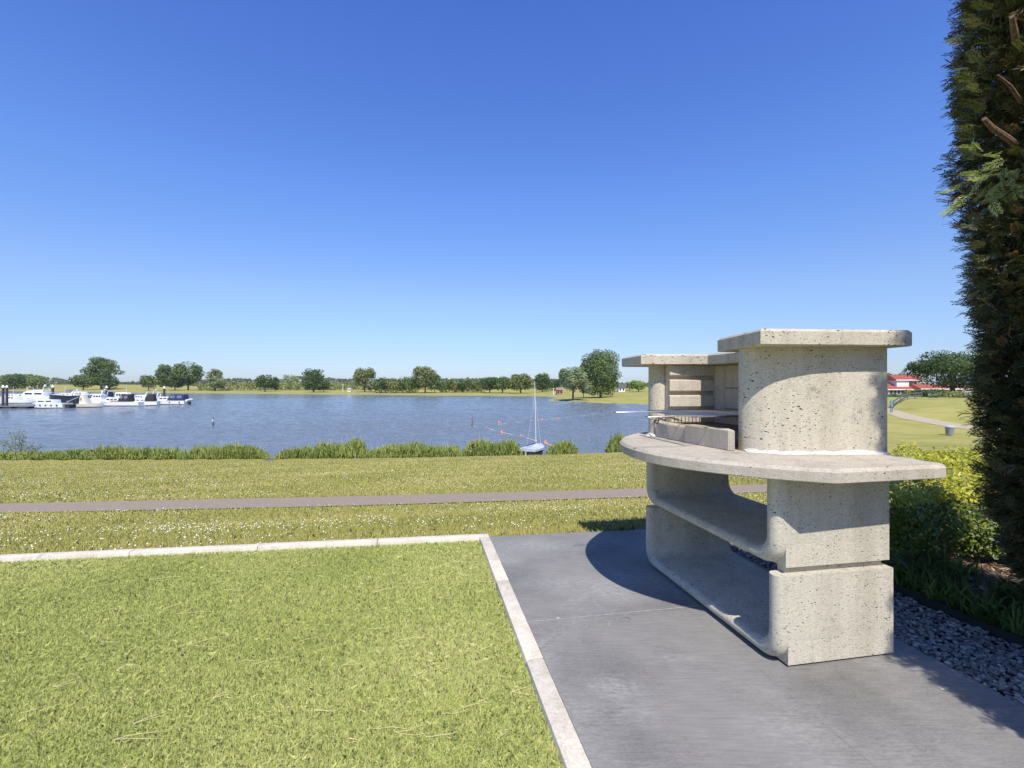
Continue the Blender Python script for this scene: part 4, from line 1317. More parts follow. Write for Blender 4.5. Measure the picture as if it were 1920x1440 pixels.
def weeds():
    rng = np.random.default_rng(9)
    n = 9000
    v = 3.22 + 1.6 * rng.random(n) ** 1.4; u = rng.uniform(1.3, 3.95, n)
    x, y, _ = W(v, u)
    dn = noise2(x, y, 4, 6, 1.1)
    ok = (dn > 0.35) & (y < 3.72) & ~((v > 3.95) & (u > 2.6))
    x, y = x[ok], y[ok]; n = len(x)
    h = rng.uniform(0.05, 0.20, n)
    me = blades('weeds', M['weed'], x, y, np.full(n, -0.015), h, rng.uniform(0.008, 0.020, n), rng, np.clip(rng.normal(.45, .25, n), 0, 1), lean=0.8)
    tag(put('weeds', me), 'tangled weeds growing in the shady bed behind the black edging', 'weeds', kind='stuff')
    n = 1500
    v = rng.uniform(3.7, 5.2, n); u = rng.uniform(2.35, 3.5, n)
    x, y, _ = W(v, u)
    p = np.stack([x, y, np.full(n, 0.002) + rng.uniform(0, 0.02, n)], -1)
    V = leaf_quads(p, unit(np.array([0, 0, 1.0]) + rng.normal(0, .3, (n, 3))), rng.uniform(0.03, 0.09, n), rng, 0.28)
    tag(put('bark_mulch', np_mesh('bark_mulch', V, 4, M['mulch'], rng.random(n))), 'brown bark chips lying under the golden hedge', 'mulch', kind='stuff')
    # dandelion-like plants at the far edge of the paving
    for k, (px, py, lab) in enumerate(((1128, 996, 'small dark weed curling over the paving edge'), (1150, 996, 'low leafy weed at the far edge of the paving'), (1185, 993, 'spiky weed with a tall stalk against the barbecue base'), (1163, 995, 'single pointed weed leaf beside the paving edge'))):
        Yg = CAMZ * F / (py - HZ) + 0.05
        bx, by = (px - 960) / F * Yg, Yg
        root = thing('weed', lab, 'weed', (bx, by, -0.08), group='weeds along the paving edge')
        m_ = 12
        bl_ = blades('leaves', M['weed'], rng.normal(0, 0.02, m_), rng.normal(0, 0.01, m_), np.zeros(m_), rng.uniform(0.08, 0.15, m_), rng.uniform(0.012, 0.025, m_), rng, np.clip(rng.normal(.3, .2, m_), 0, 1), lean=0.6)
        put('leaves', bl_, root)
        s = MB().tube([(0, 0, 0), (0.01, 0, 0.1), (0.0 + 0.02 * (k % 2), 0, 0.17)], 0.0025, 5)
        put('stalk', s.mesh('stalk', M['bark']), root)


weeds()

# ------------------------------------------------------------------ reeds along the near shore
def reed_clump(label, x0, x1, ytop, ylow=None, kind='reed', group='reed clumps along the near shore', name='reed_clump', Yb=None, nf=1.0, prof=None):
    """px range along the shore, rows of top and foot in photo pixels"""
    rng = np.random.default_rng(int(abs(x0) * 7 + 13))
    Y0 = Yb
    Xa, Xb = (x0 - 960) / F * Y0, (x1 - 960) / F * Y0
    Hh = (ylow - ytop) / F * Y0
    wdt = Xb - Xa
    n = int(2300 * max(wdt, 1.0) * nf)
    t = rng.random(n)
    X = Xa + wdt * t
    dpt = rng.uniform(-0.55, 0.75, n)
    Y = Y0 + dpt
    env = np.clip(np.minimum(t, 1 - t) * wdt / 0.45, 0.25, 1) ** 0.6 * (0.50 + 0.42 * noise2(X, Y * 0, int(abs(x0)) + 3, 5, 0.4) + 0.24 * noise2(X, Y, int(abs(x0)) + 5, 5, 1.1))
    if prof is not None: env = env * np.interp(t, prof[0], prof[1])
    zt = T(X, Y)
    zt = np.maximum(zt, WL - 0.05)
    # leaves at random heights fill the clump; tips reach above
    base = zt + rng.random(n) ** 1.2 * Hh * env * 0.72
    tall = rng.random(n) < 0.10
    h = Hh * env * rng.uniform(0.22, 0.5, n) * np.where(tall, rng.uniform(1.2, 1.8, n), 1.0)
    me = blades('leaves', M['reed'], X, Y, base, h, rng.uniform(0.015, 0.04, n), rng, np.clip(rng.normal(0.42, 0.28, n) + (noise2(X, Y, 2, 5, .3) - .5) * .35, 0, 1), lean=np.where(tall, 0.12, np.minimum(0.45, 0.28 / np.maximum(h, 0.05))))
    root = thing(name, label, 'reeds' if kind == 'reed' else 'bush', ((Xa + Xb) / 2, Y0, T1((Xa + Xb) / 2, Y0)), group=group)
    put('leaves', me, root, world_coords=True)
    b = MB(); rd = random.Random(int(x0))
    for i in range(int(6 * max(wdt, 1))):
        tt = rd.random(); xx = Xa + wdt * tt; yy = Y0 + rd.uniform(-.4, .5)
        z0 = max(T1(xx, yy), WL); e = Hh * rd.uniform(0.7, 1.25) * (1 if prof is None else float(np.interp(tt, prof[0], prof[1])))
        b.tube([(xx, yy, z0), (xx + rd.uniform(-.08, .08), yy, z0 + e * .6), (xx + rd.uniform(-.2, .2), yy, z0 + e)], 0.006, 4)
    tag(put('stems', b.mesh('stems', M['straw']), root, world_coords=True), kind='stuff')
    return root


reed_clump('ragged reed clump by the water below the marina pontoon', -40, 88, 846, 864, Yb=30.6)
reed_clump('low reed clump between the ragged shrub and the waist high clumps', 84, 182, 840, 864, Yb=30.7, prof=([0, .4, .75, .9, 1], [.7, .8, 1.0, 1.15, .9]))
reed_clump('long even reed clump below the white motor yacht', 176, 362, 836, 862, Yb=30.7, prof=([0, .2, .5, .8, 1], [.9, 1, 1, .92, .8]))
reed_clump('tall reed clump ending at the narrow water gap', 360, 503, 833, 861, Yb=30.8, prof=([0, .2, .5, .8, 1], [.75, 1, 1, .9, .6]))
reed_clump('low wedge of reeds starting at the narrow water gap', 514, 590, 836, 861, Yb=30.9, prof=([0, .3, 1], [.35, .75, .95]))
reed_clump('leafy darker bush standing among the shore reeds', 585, 690, 823, 860, kind='bush', name='shore_bush', Yb=30.9, prof=([0, .3, .5, .8, 1], [.75, 1, .95, 1.05, .7]))
reed_clump('straight reed clump right of the darker shore bush', 684, 870, 832, 858, Yb=31.1, prof=([0, .3, .7, 1], [.9, .95, 1, .8]))
reed_clump('rounded reed clump touching the covered sailing dinghy', 866, 980, 825, 857, Yb=31.4, prof=([0, .3, .6, .9, 1], [.8, .95, 1.05, .9, .6]))
reed_clump('short reed clump between the sailing dinghy and the little beach', 1026, 1082, 826, 853, Yb=32.9, nf=1.6)
reed_clump('reed clump beyond the little beach, partly behind the worktop', 1138, 1300, 816, 850, Yb=34.2, prof=([0, .15, 1], [.7, 1, 1.1]))


def scraggy():
    b = MB(); rd = random.Random(3)
    rng = np.random.default_rng(41)
    base = P(33, 858, 31)
    root = thing('scraggy_shrub', 'thin scraggy shrub rising above the reeds over the water', 'shrub', (base[0], 31, T1(base[0], 31)))
    tips = []
    for (tx, ty) in ((20, 812), (38, 808), (52, 836), (12, 828), (45, 815), (60, 838), (78, 838), (66, 842), (30, 818), (3, 832), (42, 825)):
        q = Vector(P(tx, ty, 31 + rd.uniform(-.3, .3)))
        p = Vector((base[0] + (q.x - base[0]) * 0.3, 31, T1(base[0], 31)))
        m_ = (p + q) / 2 + Vector((rd.uniform(-.1, .1), 0, rd.uniform(0, .15)))
        b.tube([p, m_, q], [0.02, 0.013, 0.005], 5); tips += [np.array(q), np.array(m_ * 0.35 + q * 0.65), np.array(m_)]
    tag(put('stems', b.mesh('stems', M['bark']), root, world_coords=True), kind='stuff')
    pos = np.repeat(np.array(tips), 34, 0); pos = pos + rng.normal(0, 0.12, pos.shape)
    V = leaf_quads(pos, unit(rng.normal(size=pos.shape) + np.array([0, -.5, .6])), rng.uniform(0.06, 0.12, len(pos)), rng, 0.6)
    put('foliage', np_mesh('foliage', V, 4, M['leaf_olive'], rng.random(len(pos))), root, world_coords=True)


scraggy()

# ------------------------------------------------------------------ trees
def tree(label, px, top, base, wpx, Y, kind='round', col='mid', group='trees on the far shore', name='tree', seed=0, zb=None, dens=1.0, low=None):
    rng = np.random.default_rng(int(px * 3 + top) + seed)
    x, y = (px - 960) / F * Y, Y
    z0 = T1(x, y) if zb is None else zb
    ztop = CAMZ - (top - HZ) / F * Y
    H = ztop - z0
    wd = wpx / F * Y
    lobes = []
    def L(cx, cy, cz, rx, rz): lobes.append((cx, cy, cz, rx, rx, rz))
    if kind == 'round':
        c0 = 0.14 if low is None else low
        L(0, 0, 0.58, 0.42, 0.38)
        for i in range(20):
            a = rng.uniform(0, 6.28); q = rng.uniform(-0.9, 1)
            rr = 0.34 * math.sqrt(max(0.1, 1 - q * q * 0.8))
            L(rr * math.cos(a), rr * math.sin(a), 0.57 + q * 0.32, rng.uniform(0.15, 0.22), rng.uniform(0.12, 0.18))
    elif kind == 'tall':
        c0 = 0.10 if low is None else low
        for i in range(30):
            q = (i + rng.random()) / 30; a = i * 2.4 + rng.uniform(-.5, .5); rr = 0.34 * math.sin(math.pi * (0.14 + 0.74 * q)) ** 0.6
            L(rr * math.cos(a), rr * math.sin(a), 0.12 + q * 0.76, rng.uniform(0.15, 0.22), rng.uniform(0.09, 0.14))
        L(0, 0, 0.5, 0.42, 0.44)
    elif kind == 'loose':
        c0 = 0.14 if low is None else low
        for i in range(34):
            q = (i + rng.random()) / 34; a = i * 2.4 + rng.uniform(-.5, .5); rr = 0.31 * math.sin(math.pi * (0.18 + 0.70 * q)) * rng.uniform(0.3, 1.05)
            L(rr * math.cos(a), rr * math.sin(a), 0.16 + q * 0.76, rng.uniform(0.12, 0.19), rng.uniform(0.07, 0.11))
    elif kind == 'willow':
        c0 = 0.06 if low is None else low
        L(0, 0, 0.62, 0.33, 0.33)
        for i in range(16):
            a = rng.uniform(0, 6.28); q = rng.random()
            L(0.40 * math.cos(a) * (0.5 + 0.5 * q), 0.4 * math.sin(a) * (0.5 + .5 * q), 0.25 + 0.55 * (1 - q * 0.8), 0.12, rng.uniform(0.14, 0.22))
    elif kind == 'bush':
        c0 = 0.0 if low is None else low
        L(0, 0, 0.42, 0.44, 0.5)
        for i in range(9):
            a = rng.uniform(0, 6.28); L(0.3 * math.cos(a), 0.3 * math.sin(a), rng.uniform(0.3, 0.75), 0.2, 0.2)
    lob = np.array(lobes)
    px_m = Y / 480.0                                              # size of one render pixel there
    area = (wd / px_m) * (H / px_m)
    n = int(np.clip(area * 5.5 * dens, 400, 15000))
    wgt = lob[:, 3] * lob[:, 5]; wgt = wgt / wgt.sum()
    w = rng.choice(len(lob), n, p=wgt)
    d = unit(rng.normal(size=(n, 3)))
    r = np.where(rng.random(n) < 0.75, rng.uniform(0.8, 1.06, n), rng.uniform(0.3, 0.8, n))[:, None]
    pos = lob[w, :3] + d * lob[w, 3:] * r
    ext = np.percentile(np.abs(pos[:, 0]), 98)
    zmx = np.percentile(pos[:, 2], 99.5)
    pos[:, :2] *= (0.5 * wd) / ext
    pos[:, 2] *= H / zmx
    ok = pos[:, 2] > c0 * H
    pos, d, w = pos[ok], d[ok], w[ok]; n = len(pos)
    nr = unit(d + np.array([0, 0, 0.25]) + rng.normal(0, 0.55, (n, 3)))
    sz = rng.uniform(0.7, 1.35, n) * np.clip(px_m * 1.5, 0.36, 1.6)
    if kind == 'willow':
        V = leaf_quads(pos, nr, sz * 1.5, rng, 0.5, updir=np.tile(np.array([[1.0, 0.2, 0]]), (n, 1)) + rng.normal(0, .2, (n, 3)))
    else:
        V = leaf_quads(pos, nr, sz, rng, 0.85)
    lt = rng.normal(0, 0.10, len(lob))
    tint = np.clip(rng.normal(0.48, 0.20, n) + lt[w], 0, 1)
    root = thing(name, label, 'tree' if kind != 'bush' else 'bush', (x, y, z0 - 0.1), rng.uniform(0, 6.28) * 0, group=group)
    put('crown', np_mesh('crown', V, 4, M['leaf_' + col], tint), root)
    b = MB(); rd = random.Random(int(px))
    tr = max(0.10, wd * 0.028)
    if kind == 'bush':
        b.tube([(0, 0, -.1), (rd.uniform(-.05, .05) * wd, 0, H * .3), (rd.uniform(-.1, .1) * wd, 0, H * 0.7)], [tr * .8, tr * .5, tr * .15], 6)
    else:
        b.tube([(0, 0, -0.2), (rd.uniform(-.02, .02) * wd, 0, H * 0.3), (rd.uniform(-.04, .04) * wd, 0, H * 0.62), (0, 0, H * 0.85)], [tr * 1.25, tr, tr * 0.6, tr * 0.2], 7)
        for i in range(7):
            a = rd.uniform(0, 6.28); zz = rd.uniform(max(0.16, c0), 0.6) * H; e = rd.uniform(0.22, 0.38) * wd
            b.tube([(0, 0, zz), (e * 0.5 * math.cos(a), e * .5 * math.sin(a), zz + e * 0.3), (e * math.cos(a), e * math.sin(a), zz + e * 0.75)], [tr * 0.5, tr * 0.3, tr * 0.1], 5)
    put('trunk', b.mesh('trunk', M['greybark'], smooth=True), root)
    return root


# behind the marina
tree('tallest loose tree in the field behind the marina', 190, 671, 727, 50, 385, 'loose', 'mid', dens=1.5)
tree('dark round tree tucked against the tallest tree behind the marina', 204, 703, 728, 28, 372, 'bush', 'dark', name='tree')
tree('low round tree in the marina field just before the tallest tree', 156, 702, 727, 34, 378, 'round', 'mid', low=.12)
tree('dark spreading tree in the hedgerow at the edge of the marina field', 28, 702, 722, 34, 420, 'bush', 'dark', name='tree')
tree('smaller bushy tree in front of the hedgerow above the flybridge yacht', 68, 707, 725, 26, 410, 'bush', 'olive', name='tree')
tree('small round tree above the black canopy boats', 279, 703, 730, 27, 340, 'round', 'mid')
tree('slender airy tree behind the white capped pile near the blue canopy cruiser', 309, 684, 730, 30, 345, 'loose', 'mid', dens=1.4)
tree('low dark tree between the slender tree and the broad field tree', 328, 705, 730, 28, 340, 'round', 'dark', low=.15)
tree('broad field tree standing over the end of the marina', 353, 680, 730, 46, 345, 'round', 'mid', dens=1.2, low=.15)
tree('feathery grey green tree with a darker foot on the far bank', 404, 692, 731, 28, 325, 'loose', 'grey', dens=1.3)
tree('flat topped dark tree standing alone on the far bank', 497, 703, 733, 30, 300, 'round', 'dark', low=.25)
tree('tiny thin tree right beside the flat topped dark tree', 516, 707, 732, 14, 305, 'loose', 'dark')
tree('hazy domed tree in the wood behind the far bank', 547, 703, 730, 28, 380, 'bush', 'grey', name='tree')
tree('dense dark tree on the far bank with a bushy skirt', 588, 692, 734, 38, 285, 'tall', 'dark', dens=1.2)
tree('short dark bushy tree leaning on the dense dark tree', 607, 712, 734, 22, 283, 'round', 'dark', low=.1)
tree('round light crowned tree near the white cabin on the bank', 684, 690, 733, 38, 280, 'round', 'olive', dens=1.2, low=.15)
tree('small grey tree at the foot of the light crowned tree', 696, 713, 734, 18, 276, 'round', 'grey', low=.1)
for (px, top, w, c, lab) in ((716, 708, 32, 'dark', 'dark clump tree at the start of the far thicket'), (742, 709, 34, 'olive', 'olive clump tree in the middle of the far thicket'), (768, 706, 40, 'mid', 'widest clump tree at the end of the far thicket')):
    tree(lab, px, top, 735, w, 262, 'bush', c, name='tree')
tree('tall two headed tree rising over the far thicket', 797, 687, 735, 42, 258, 'round', 'olive', dens=1.2, low=.12)
tree('shorter companion tree touching the tall two headed tree', 815, 701, 735, 24, 256, 'round', 'mid', low=.1)
row = ((834, 714, 22, 'mid'), (852, 712, 24, 'olive'), (870, 713, 24, 'dark'), (888, 711, 24, 'mid'), (903, 713, 20, 'olive'))
names = ('first low tree after the two headed tree in the far bank row', 'second low tree after the two headed tree in the far bank row', 'darkest low tree in the middle of the far bank row', 'low tree under the pale tower blocks', 'low olive tree just before the wide domed trees')
for (px, top, w, c), lab in zip(row, names): tree(lab, px, top, 734, w, 262, 'bush', c, name='tree')
tree('wide domed dark tree on the bank left of the mast', 918, 707, 735, 36, 250, 'round', 'dark', low=.1)
tree('wide domed green tree next to the domed dark tree', 942, 706, 736, 36, 248, 'round', 'mid', low=.1)
tree('high crowned tree on the bank just left of the dinghy mast', 976, 701, 736, 42, 242, 'round', 'olive', dens=1.2, low=.12)
tree('compact dark dome tree just right of the dinghy mast', 1017, 700, 733, 28, 255, 'tall', 'dark', dens=1.2)
tree('small dark tree between the dome tree and the red hut', 1040, 711, 733, 22, 262, 'bush', 'dark', name='tree')
tree('grey green weeping willow on the grassy point', 1074, 689, 749, 54, 142, 'willow', 'grey', group=None, name='willow_tree', dens=1.3)
tree('massive dense poplar towering over the grassy point', 1126, 657, 745, 66, 152, 'tall', 'mid', group=None, name='poplar_tree', dens=1.4, low=.04)
tree('thin young tree squeezed between the willow and the poplar', 1094, 682, 744, 18, 158, 'loose', 'mid', group=None)
tree('bright round tree on the rise by the worktop', 1197, 713, 736, 32, 205, 'round', 'bright', group=None, low=.15)
tree('grey green tree behind the bright round tree', 1180, 716, 735, 22, 225, 'round', 'grey', group=None, low=.15)
# right-hand slope
tree('big dense broad tree shading the red roofed houses', 1786, 659, 741, 118, 92, 'round', 'dark', group=None, name='broad_tree', dens=1.3, low=.13)
tree('dark tree behind the left end of the red roofs', 1672, 700, 735, 34, 135, 'round', 'dark', group=None, low=.1)
tree('second dark tree peeping over the red roof', 1692, 699, 735, 22, 140, 'round', 'mid', group=None, low=.1)


def wood():
    rng = np.random.default_rng(99)
    def mass(name, label, prof, Y0, Y1, base, col, n, s):
        p = np.array(prof)
        px = rng.uniform(p[0, 0], p[-1, 0], n)
        Y = rng.uniform(Y0, Y1, n)
        top = np.interp(px, p[:, 0], p[:, 1])
        j = np.zeros(n)
        for k in range(5): j += np.sin(px * (0.12 + 0.17 * k) + k * 1.7) * 0.6
        top = top + j * 0.7
        x = (px - 960) / F * Y
        zt = CAMZ - (top - HZ) / F * Y
        z0 = T(x, Y)
        z = z0 + (zt - z0) * (1 - rng.random(n) ** 1.7)
        pos = np.stack([x, Y, z], -1)
        nr = unit(np.array([0, -0.8, 0.5]) + rng.normal(0, 0.8, (n, 3)))
        V = leaf_quads(pos, nr, rng.uniform(0.7, 1.3, n) * s, rng, 0.9)
        tint = np.clip(rng.normal(0.5, 0.2, n) + 0.12 * np.sin(px * 0.31) + 0.08 * np.sin(px * 0.9), 0, 1)
        tag(put(name, np_mesh(name, V, 4, M['leaf_' + col], tint)), label, 'wood', kind='stuff')
    mass('hedgerow_wood', 'dark hedgerow of trees along the field behind the marina', [(-60, 704), (0, 705), (20, 702), (60, 703), (80, 706), (92, 709)], 440, 480, 722, 'mid', 3000, 1.9)
    mass('far_wood', 'distant continuous wood along the horizon beyond the lake', [(94, 714), (104, 708), (112, 710), (130, 715), (160, 717), (215, 717), (268, 717), (380, 712.5), (400, 711.5), (450, 710), (480, 713), (530, 711.5), (560, 706), (600, 709), (650, 711), (700, 712), (830, 711), (900, 710), (1000, 711), (1060, 712), (1100, 716), (1160, 718), (1200, 719), (1250, 717)], 540, 640, 728, 'far', 16000, 2.3)
    mass('bank_scrub', 'low scrub below the distant wood on the far bank', [(370, 721), (430, 717), (460, 719), (520, 720), (560, 717), (640, 719), (700, 718), (830, 718), (960, 717), (1040, 720)], 330, 360, 730, 'olive', 7000, 1.5)


wood()

# ------------------------------------------------------------------ marina
def hull_mesh(Lh, B, H, mat, bow=0.45, sheer=0.3, flare=1.0, boot=True):
    b = MB()
    st = 12
    ring = []
    for i in range(st + 1):
        t = i / st
        k = max(0.0, (t - (1 - bow)) / bow)
        hb = B / 2 * (0.90 + 0.10 * min(1, t * 3)) * (1 - k ** 2.1) + 0.02
        x = -Lh / 2 + Lh * t
        zs = H * (1 + sheer * max(0, t - 0.3) ** 1.6)
        rake = 0.10 * Lh * k * k
        pts = [(x - rake * 0.9, 0, -0.35 + 0.3 * k), (x - rake * 0.7, hb * 0.72, -0.12), (x - rake * 0.45, hb * 0.90, 0.14), (x, hb, zs)]
        full = [(p[0], -p[1], p[2]) for p in reversed(pts[1:])] + pts
        ring.append(full)
    V = [p for r in ring for p in r]; m_ = len(ring[0])
    fc = []; mi = []
    for i in range(st):
        for k in range(m_ - 1):
            fc.append((i * m_ + k, (i + 1) * m_ + k, (i + 1) * m_ + k + 1, i * m_ + k + 1)); mi.append(1 if 1 <= k <= m_ - 3 else 0)
        fc.append((i * m_ + m_ - 1, (i + 1) * m_ + m_ - 1, (i + 1) * m_, i * m_)); mi.append(2)
    fc.append(tuple(range(m_ - 1, -1, -1))); mi.append(0)
    b.v = V; b.f = [list(f) for f in fc]; b.m = mi
    return b.mesh('hull', [mat, M['black_hull'], M['white']], fix=True)


def cab(x0, x1, w, z0, z1, rf=0.25, rb=0.08, tumble=0.86):
    """cabin block with raked front (+x) and back"""
    h = z1 - z0
    V = [(x0, -w / 2, z0), (x1, -w / 2, z0), (x1, w / 2, z0), (x0, w / 2, z0),
         (x0 + rb * h, -w / 2 * tumble, z1), (x1 - rf * h * 2.2, -w / 2 * tumble, z1), (x1 - rf * h * 2.2, w / 2 * tumble, z1), (x0 + rb * h, w / 2 * tumble, z1)]
    return MB().add(V, [(0, 3, 2, 1), (4, 5, 6, 7), (0, 1, 5, 4), (1, 2, 6, 5), (2, 3, 7, 6), (3, 0, 4, 7)])


def boat(label, px0, px1, wl, bowright=True, yaw=0.0, B=2.8, H=1.0, hull='white', cabin=None, wins=3, canopy=None, cmat='canvas_black', fly=None, arch=None, ports=0, rail=True, extra=None, Y=None, name='motor_boat', cabmat='white', clear=False):
    Y = Y or (CAMZ - WL) * F / (wl - HZ)
    xa, xb = (px0 - 960) / F * Y, (px1 - 960) / F * Y
    Lh = (xb - xa) / math.cos(yaw)
    root = thing(name, label, 'boat', ((xa + xb) / 2, Y, WL), (0 if bowright else math.pi) + yaw, group='boats moored in the marina')
    put('hull', hull_mesh(Lh, B, H, M[hull]), root)
    hz = H * 1.0
    if cabin:
        f0, f1, h = cabin
        x0, x1 = -Lh / 2 + Lh * f0, -Lh / 2 + Lh * f1
        w = B * 0.74
        put('cabin', cab(x0, x1, w, hz - 0.05, hz + h).mesh('cabin', M[cabmat], bevel=(0.06, 2), smooth=True), root)
        usable = (x1 - x0) - h * 0.75
        for s in (-1, 1):
            for k in range(wins):
                a = x0 + h * 0.18 + usable * (k + 0.12) / wins; c = x0 + h * 0.18 + usable * (k + 0.88) / wins
                y0 = w / 2 * (1 - 0.14 * 0.42) * 0.985; y1 = w / 2 * (1 - 0.14 * 0.80) * 0.985
                zb, zt = hz + h * 0.42, hz + h * 0.80
                m = MB()
                m.add([(a, s * y0, zb), (c, s * y0, zb), (c, s * y1, zt), (a, s * y1, zt), (a, s * (y0 + .06), zb), (c, s * (y0 + .06), zb), (c, s * (y1 + .06), zt), (a, s * (y1 + .06), zt)],
                      [(0, 3, 2, 1), (4, 5, 6, 7), (0, 1, 5, 4), (1, 2, 6, 5), (2, 3, 7, 6), (3, 0, 4, 7)])
                put('window', m.mesh('window', M['glass'], fix=True), root)
    if canopy:
        f0, f1, h = canopy[:3]
        x0, x1 = -Lh / 2 + Lh * f0, -Lh / 2 + Lh * f1
        m = cab(x0, x1, B * 0.8, hz - 0.03, hz + h, 0.22, 0.12, 0.8).mesh('canopy', M[cmat], bevel=(0.12, 2), smooth=True)
        cn = put('canopy', m, root)
        if clear:
            for s in (-1, 1):
                for k in range(2):
                    a = x0 + (x1 - x0) * (0.14 + 0.40 * k); c = a + (x1 - x0) * 0.26
                    y0 = B * 0.4 * 0.92; y1 = B * 0.4 * 0.84
                    mm = MB().add([(a, s * y0, hz + h * .42), (c, s * y0, hz + h * .42), (c, s * y1, hz + h * .8), (a, s * y1, hz + h * .8), (a, s * (y0 + .05), hz + h * .42), (c, s * (y0 + .05), hz + h * .42), (c, s * (y1 + .05), hz + h * .8), (a, s * (y1 + .05), hz + h * .8)],
                                  [(0, 3, 2, 1), (4, 5, 6, 7), (0, 1, 5, 4), (1, 2, 6, 5), (2, 3, 7, 6), (3, 0, 4, 7)])
                    put('canopy_window', mm.mesh('canopy_window', M['canvas_grey'], fix=True), cn)
    if fly:
        f0, f1, h = fly
        x0, x1 = -Lh / 2 + Lh * f0, -Lh / 2 + Lh * f1
        zb = hz + (cabin[2] if cabin else 0) + 0.005
        put('flybridge', cab(x0, x1, B * 0.62, zb, zb + h, 0.5, 0.1, 0.9).mesh('flybridge', M['white'], bevel=(0.05, 2), smooth=True), root)
        m = MB().box(x0 + .1, x0 + .5, -.25, .25, zb + h + 0.9, zb + h + 1.05)
        for s in (-1, 1): m.tube([(x0 - .1, s * B * .3, zb + h * .5), (x0 + .15, s * B * .2, zb + h + .7), (x0 + .3, s * .2, zb + h + 0.95)], .06, 6)
        m.lathe([(.05, 0), (.28, .05), (.32, .22), (.2, .36), (.03, .4)], 12, 0, (x0 + .3, 0, zb + h + 1.05))
        put('radar_mast', m.mesh('radar_mast', M['white'], smooth=True), root)
    if arch:
        f0, h = arch
        x0 = -Lh / 2 + Lh * f0
        m = MB()
        m.tube([(x0, -B * .42, hz), (x0 - .35, -B * .38, hz + h), (x0 - .35, B * .38, hz + h), (x0, B * .42, hz)], .09, 6)
        m.lathe([(.04, 0), (.2, .05), (.22, .16), (.05, .24)], 10, 0, (x0 - .35, 0, hz + h + .08))
        put('radar_arch', m.mesh('radar_arch', M['white'], smooth=True), root)
    for s in (-1, 1):
        for k in range(ports):
            a = -Lh / 2 + Lh * (0.14 + 0.62 * k / max(1, ports - 1))
            m = MB().lathe([(0.16, 0), (0.16, 0.05)], 10)
            me = m.mesh('porthole', M['glass'])
            me.transform(Matrix.Translation((a, s * (B / 2 - 0.035) if True else 0, H * 0.62)) @ Matrix.Rotation(-s * math.pi / 2, 4, 'X'))
            put('porthole', me, root)
    if rail:
        m = MB()
        for s in (-1, 1):
            pth = []
            for t in np.linspace(0.5, 0.97, 6):
                k = max(0, (t - .55) / .45); pth.append((-Lh / 2 + Lh * t, s * B / 2 * .94 * (1 - k ** 2.1), H * (1 + .3 * max(0, t - .3) ** 1.6) + .5))
            m.tube(pth, .025, 5)
            for q in pth[::2]: m.tube([(q[0], q[1], q[2] - .52), q], .02, 5)
        put('rail', m.mesh('rail', M['steel']), root)
    if extra: extra(root, Lh, B, H)
    return root


def ex_dinghy(root, Lh, B, H):
    m = MB()
    m.tube([(-Lh / 2 - .5, -1.1, H + .25), (-Lh / 2 - .45, 0, H + .15), (-Lh / 2 - .4, 1.1, H + .05)], .26, 8)
    m.tube([(-Lh / 2 + 1.3, -B * .3, H + .55), (-Lh / 2 - .4, -B * .35, H + .1)], .13, 8)
    put('tender', m.mesh('tender', M['white'], smooth=True), root)
    o = MB().box(-Lh / 2 - .75, -Lh / 2 - .35, -.3, .25, -.1, .75).box(-Lh / 2 - 1.2, -Lh / 2 - .7, -.12, .08, .38, .48)
    put('outboard_motor', o.mesh('outboard_motor', M['canvas_black'], bevel=(.05, 2)), root)


def ex_yellow(root, Lh, B, H):
    put('deck_cover', cab(-Lh * .1, Lh * .12, B * .8, H * .35, H * 1.02, .1, .1, .95).mesh('deck_cover', M['yellow'], bevel=(.05, 1)), root)


def ex_wood(root, Lh, B, H):
    m = MB().box(-Lh * .03, Lh * .16, -B * .46, B * .46, H * .98, H * 1.28)
    put('cockpit_coaming', m.mesh('cockpit_coaming', M['wood'], bevel=(.05, 1)), root)


def ex_crane(root, Lh, B, H):
    m = MB().tube([(-Lh / 2 + .1, 0, H), (-Lh / 2 + .1, 0, H + .5)], .05, 6).tube([(-Lh / 2 + .0, 0, H + .3), (-Lh / 2 - 2.2, 0, H + 1.3)], .07, 6)
    put('gangway', m.mesh('gangway', M['steel']), root)
    o = MB().box(-Lh / 2 - 1.1, -Lh / 2 - .1, -.8, .8, .05, H * .75)
    put('stern_locker', o.mesh('stern_locker', M['canvas_black'], bevel=(.05, 1)), root)


def ex_mast(root, Lh, B, H):
    m = MB().tube([(0.3, 0, H), (.3, 0, H + 3.0)], .04, 6).tube([(.3, -.4, H + 2.2), (.3, .4, H + 2.2)], .03, 5)
    put('signal_mast', m.mesh('signal_mast', M['white']), root)


boat('white cruiser with a navy blue canopy and tender at the end of the marina', 294, 350, 758.3, False, 0.05, 2.9, .95, cabin=(.42, .90, .95), wins=3, canopy=(.02, .58, 1.55), cmat='canvas_blue', ports=3, extra=ex_dinghy, clear=True)
boat('white sports boat under a black cockpit canopy', 254, 292, 760.3, False, 0.35, 2.5, .95, cabin=(.5, .88, .55), wins=2, canopy=(.1, .55, 1.75), arch=(.5, 1.9))
boat('long white motor yacht with round topped windows and brown canopy', 190, 265, 761, False, 0.06, 2.9, .95, cabin=(.50, .84, .95), wins=3, canopy=(.24, .52, 1.75), cmat='canvas_black', clear=True, extra=ex_wood)
boat('cream and grey open boat next to the long white yacht', 151, 192, 763.5, True, 0.1, 2.4, .75, hull='cream', cabin=(.10, .42, 1.75), wins=2, cabmat='cream', rail=False)
boat('low white cruiser with a row of dark portholes beside the pontoon', 62, 126, 765, False, 0.03, 2.9, 1.0, cabin=(.30, .80, .75), wins=2, ports=5, canopy=None, extra=ex_crane)
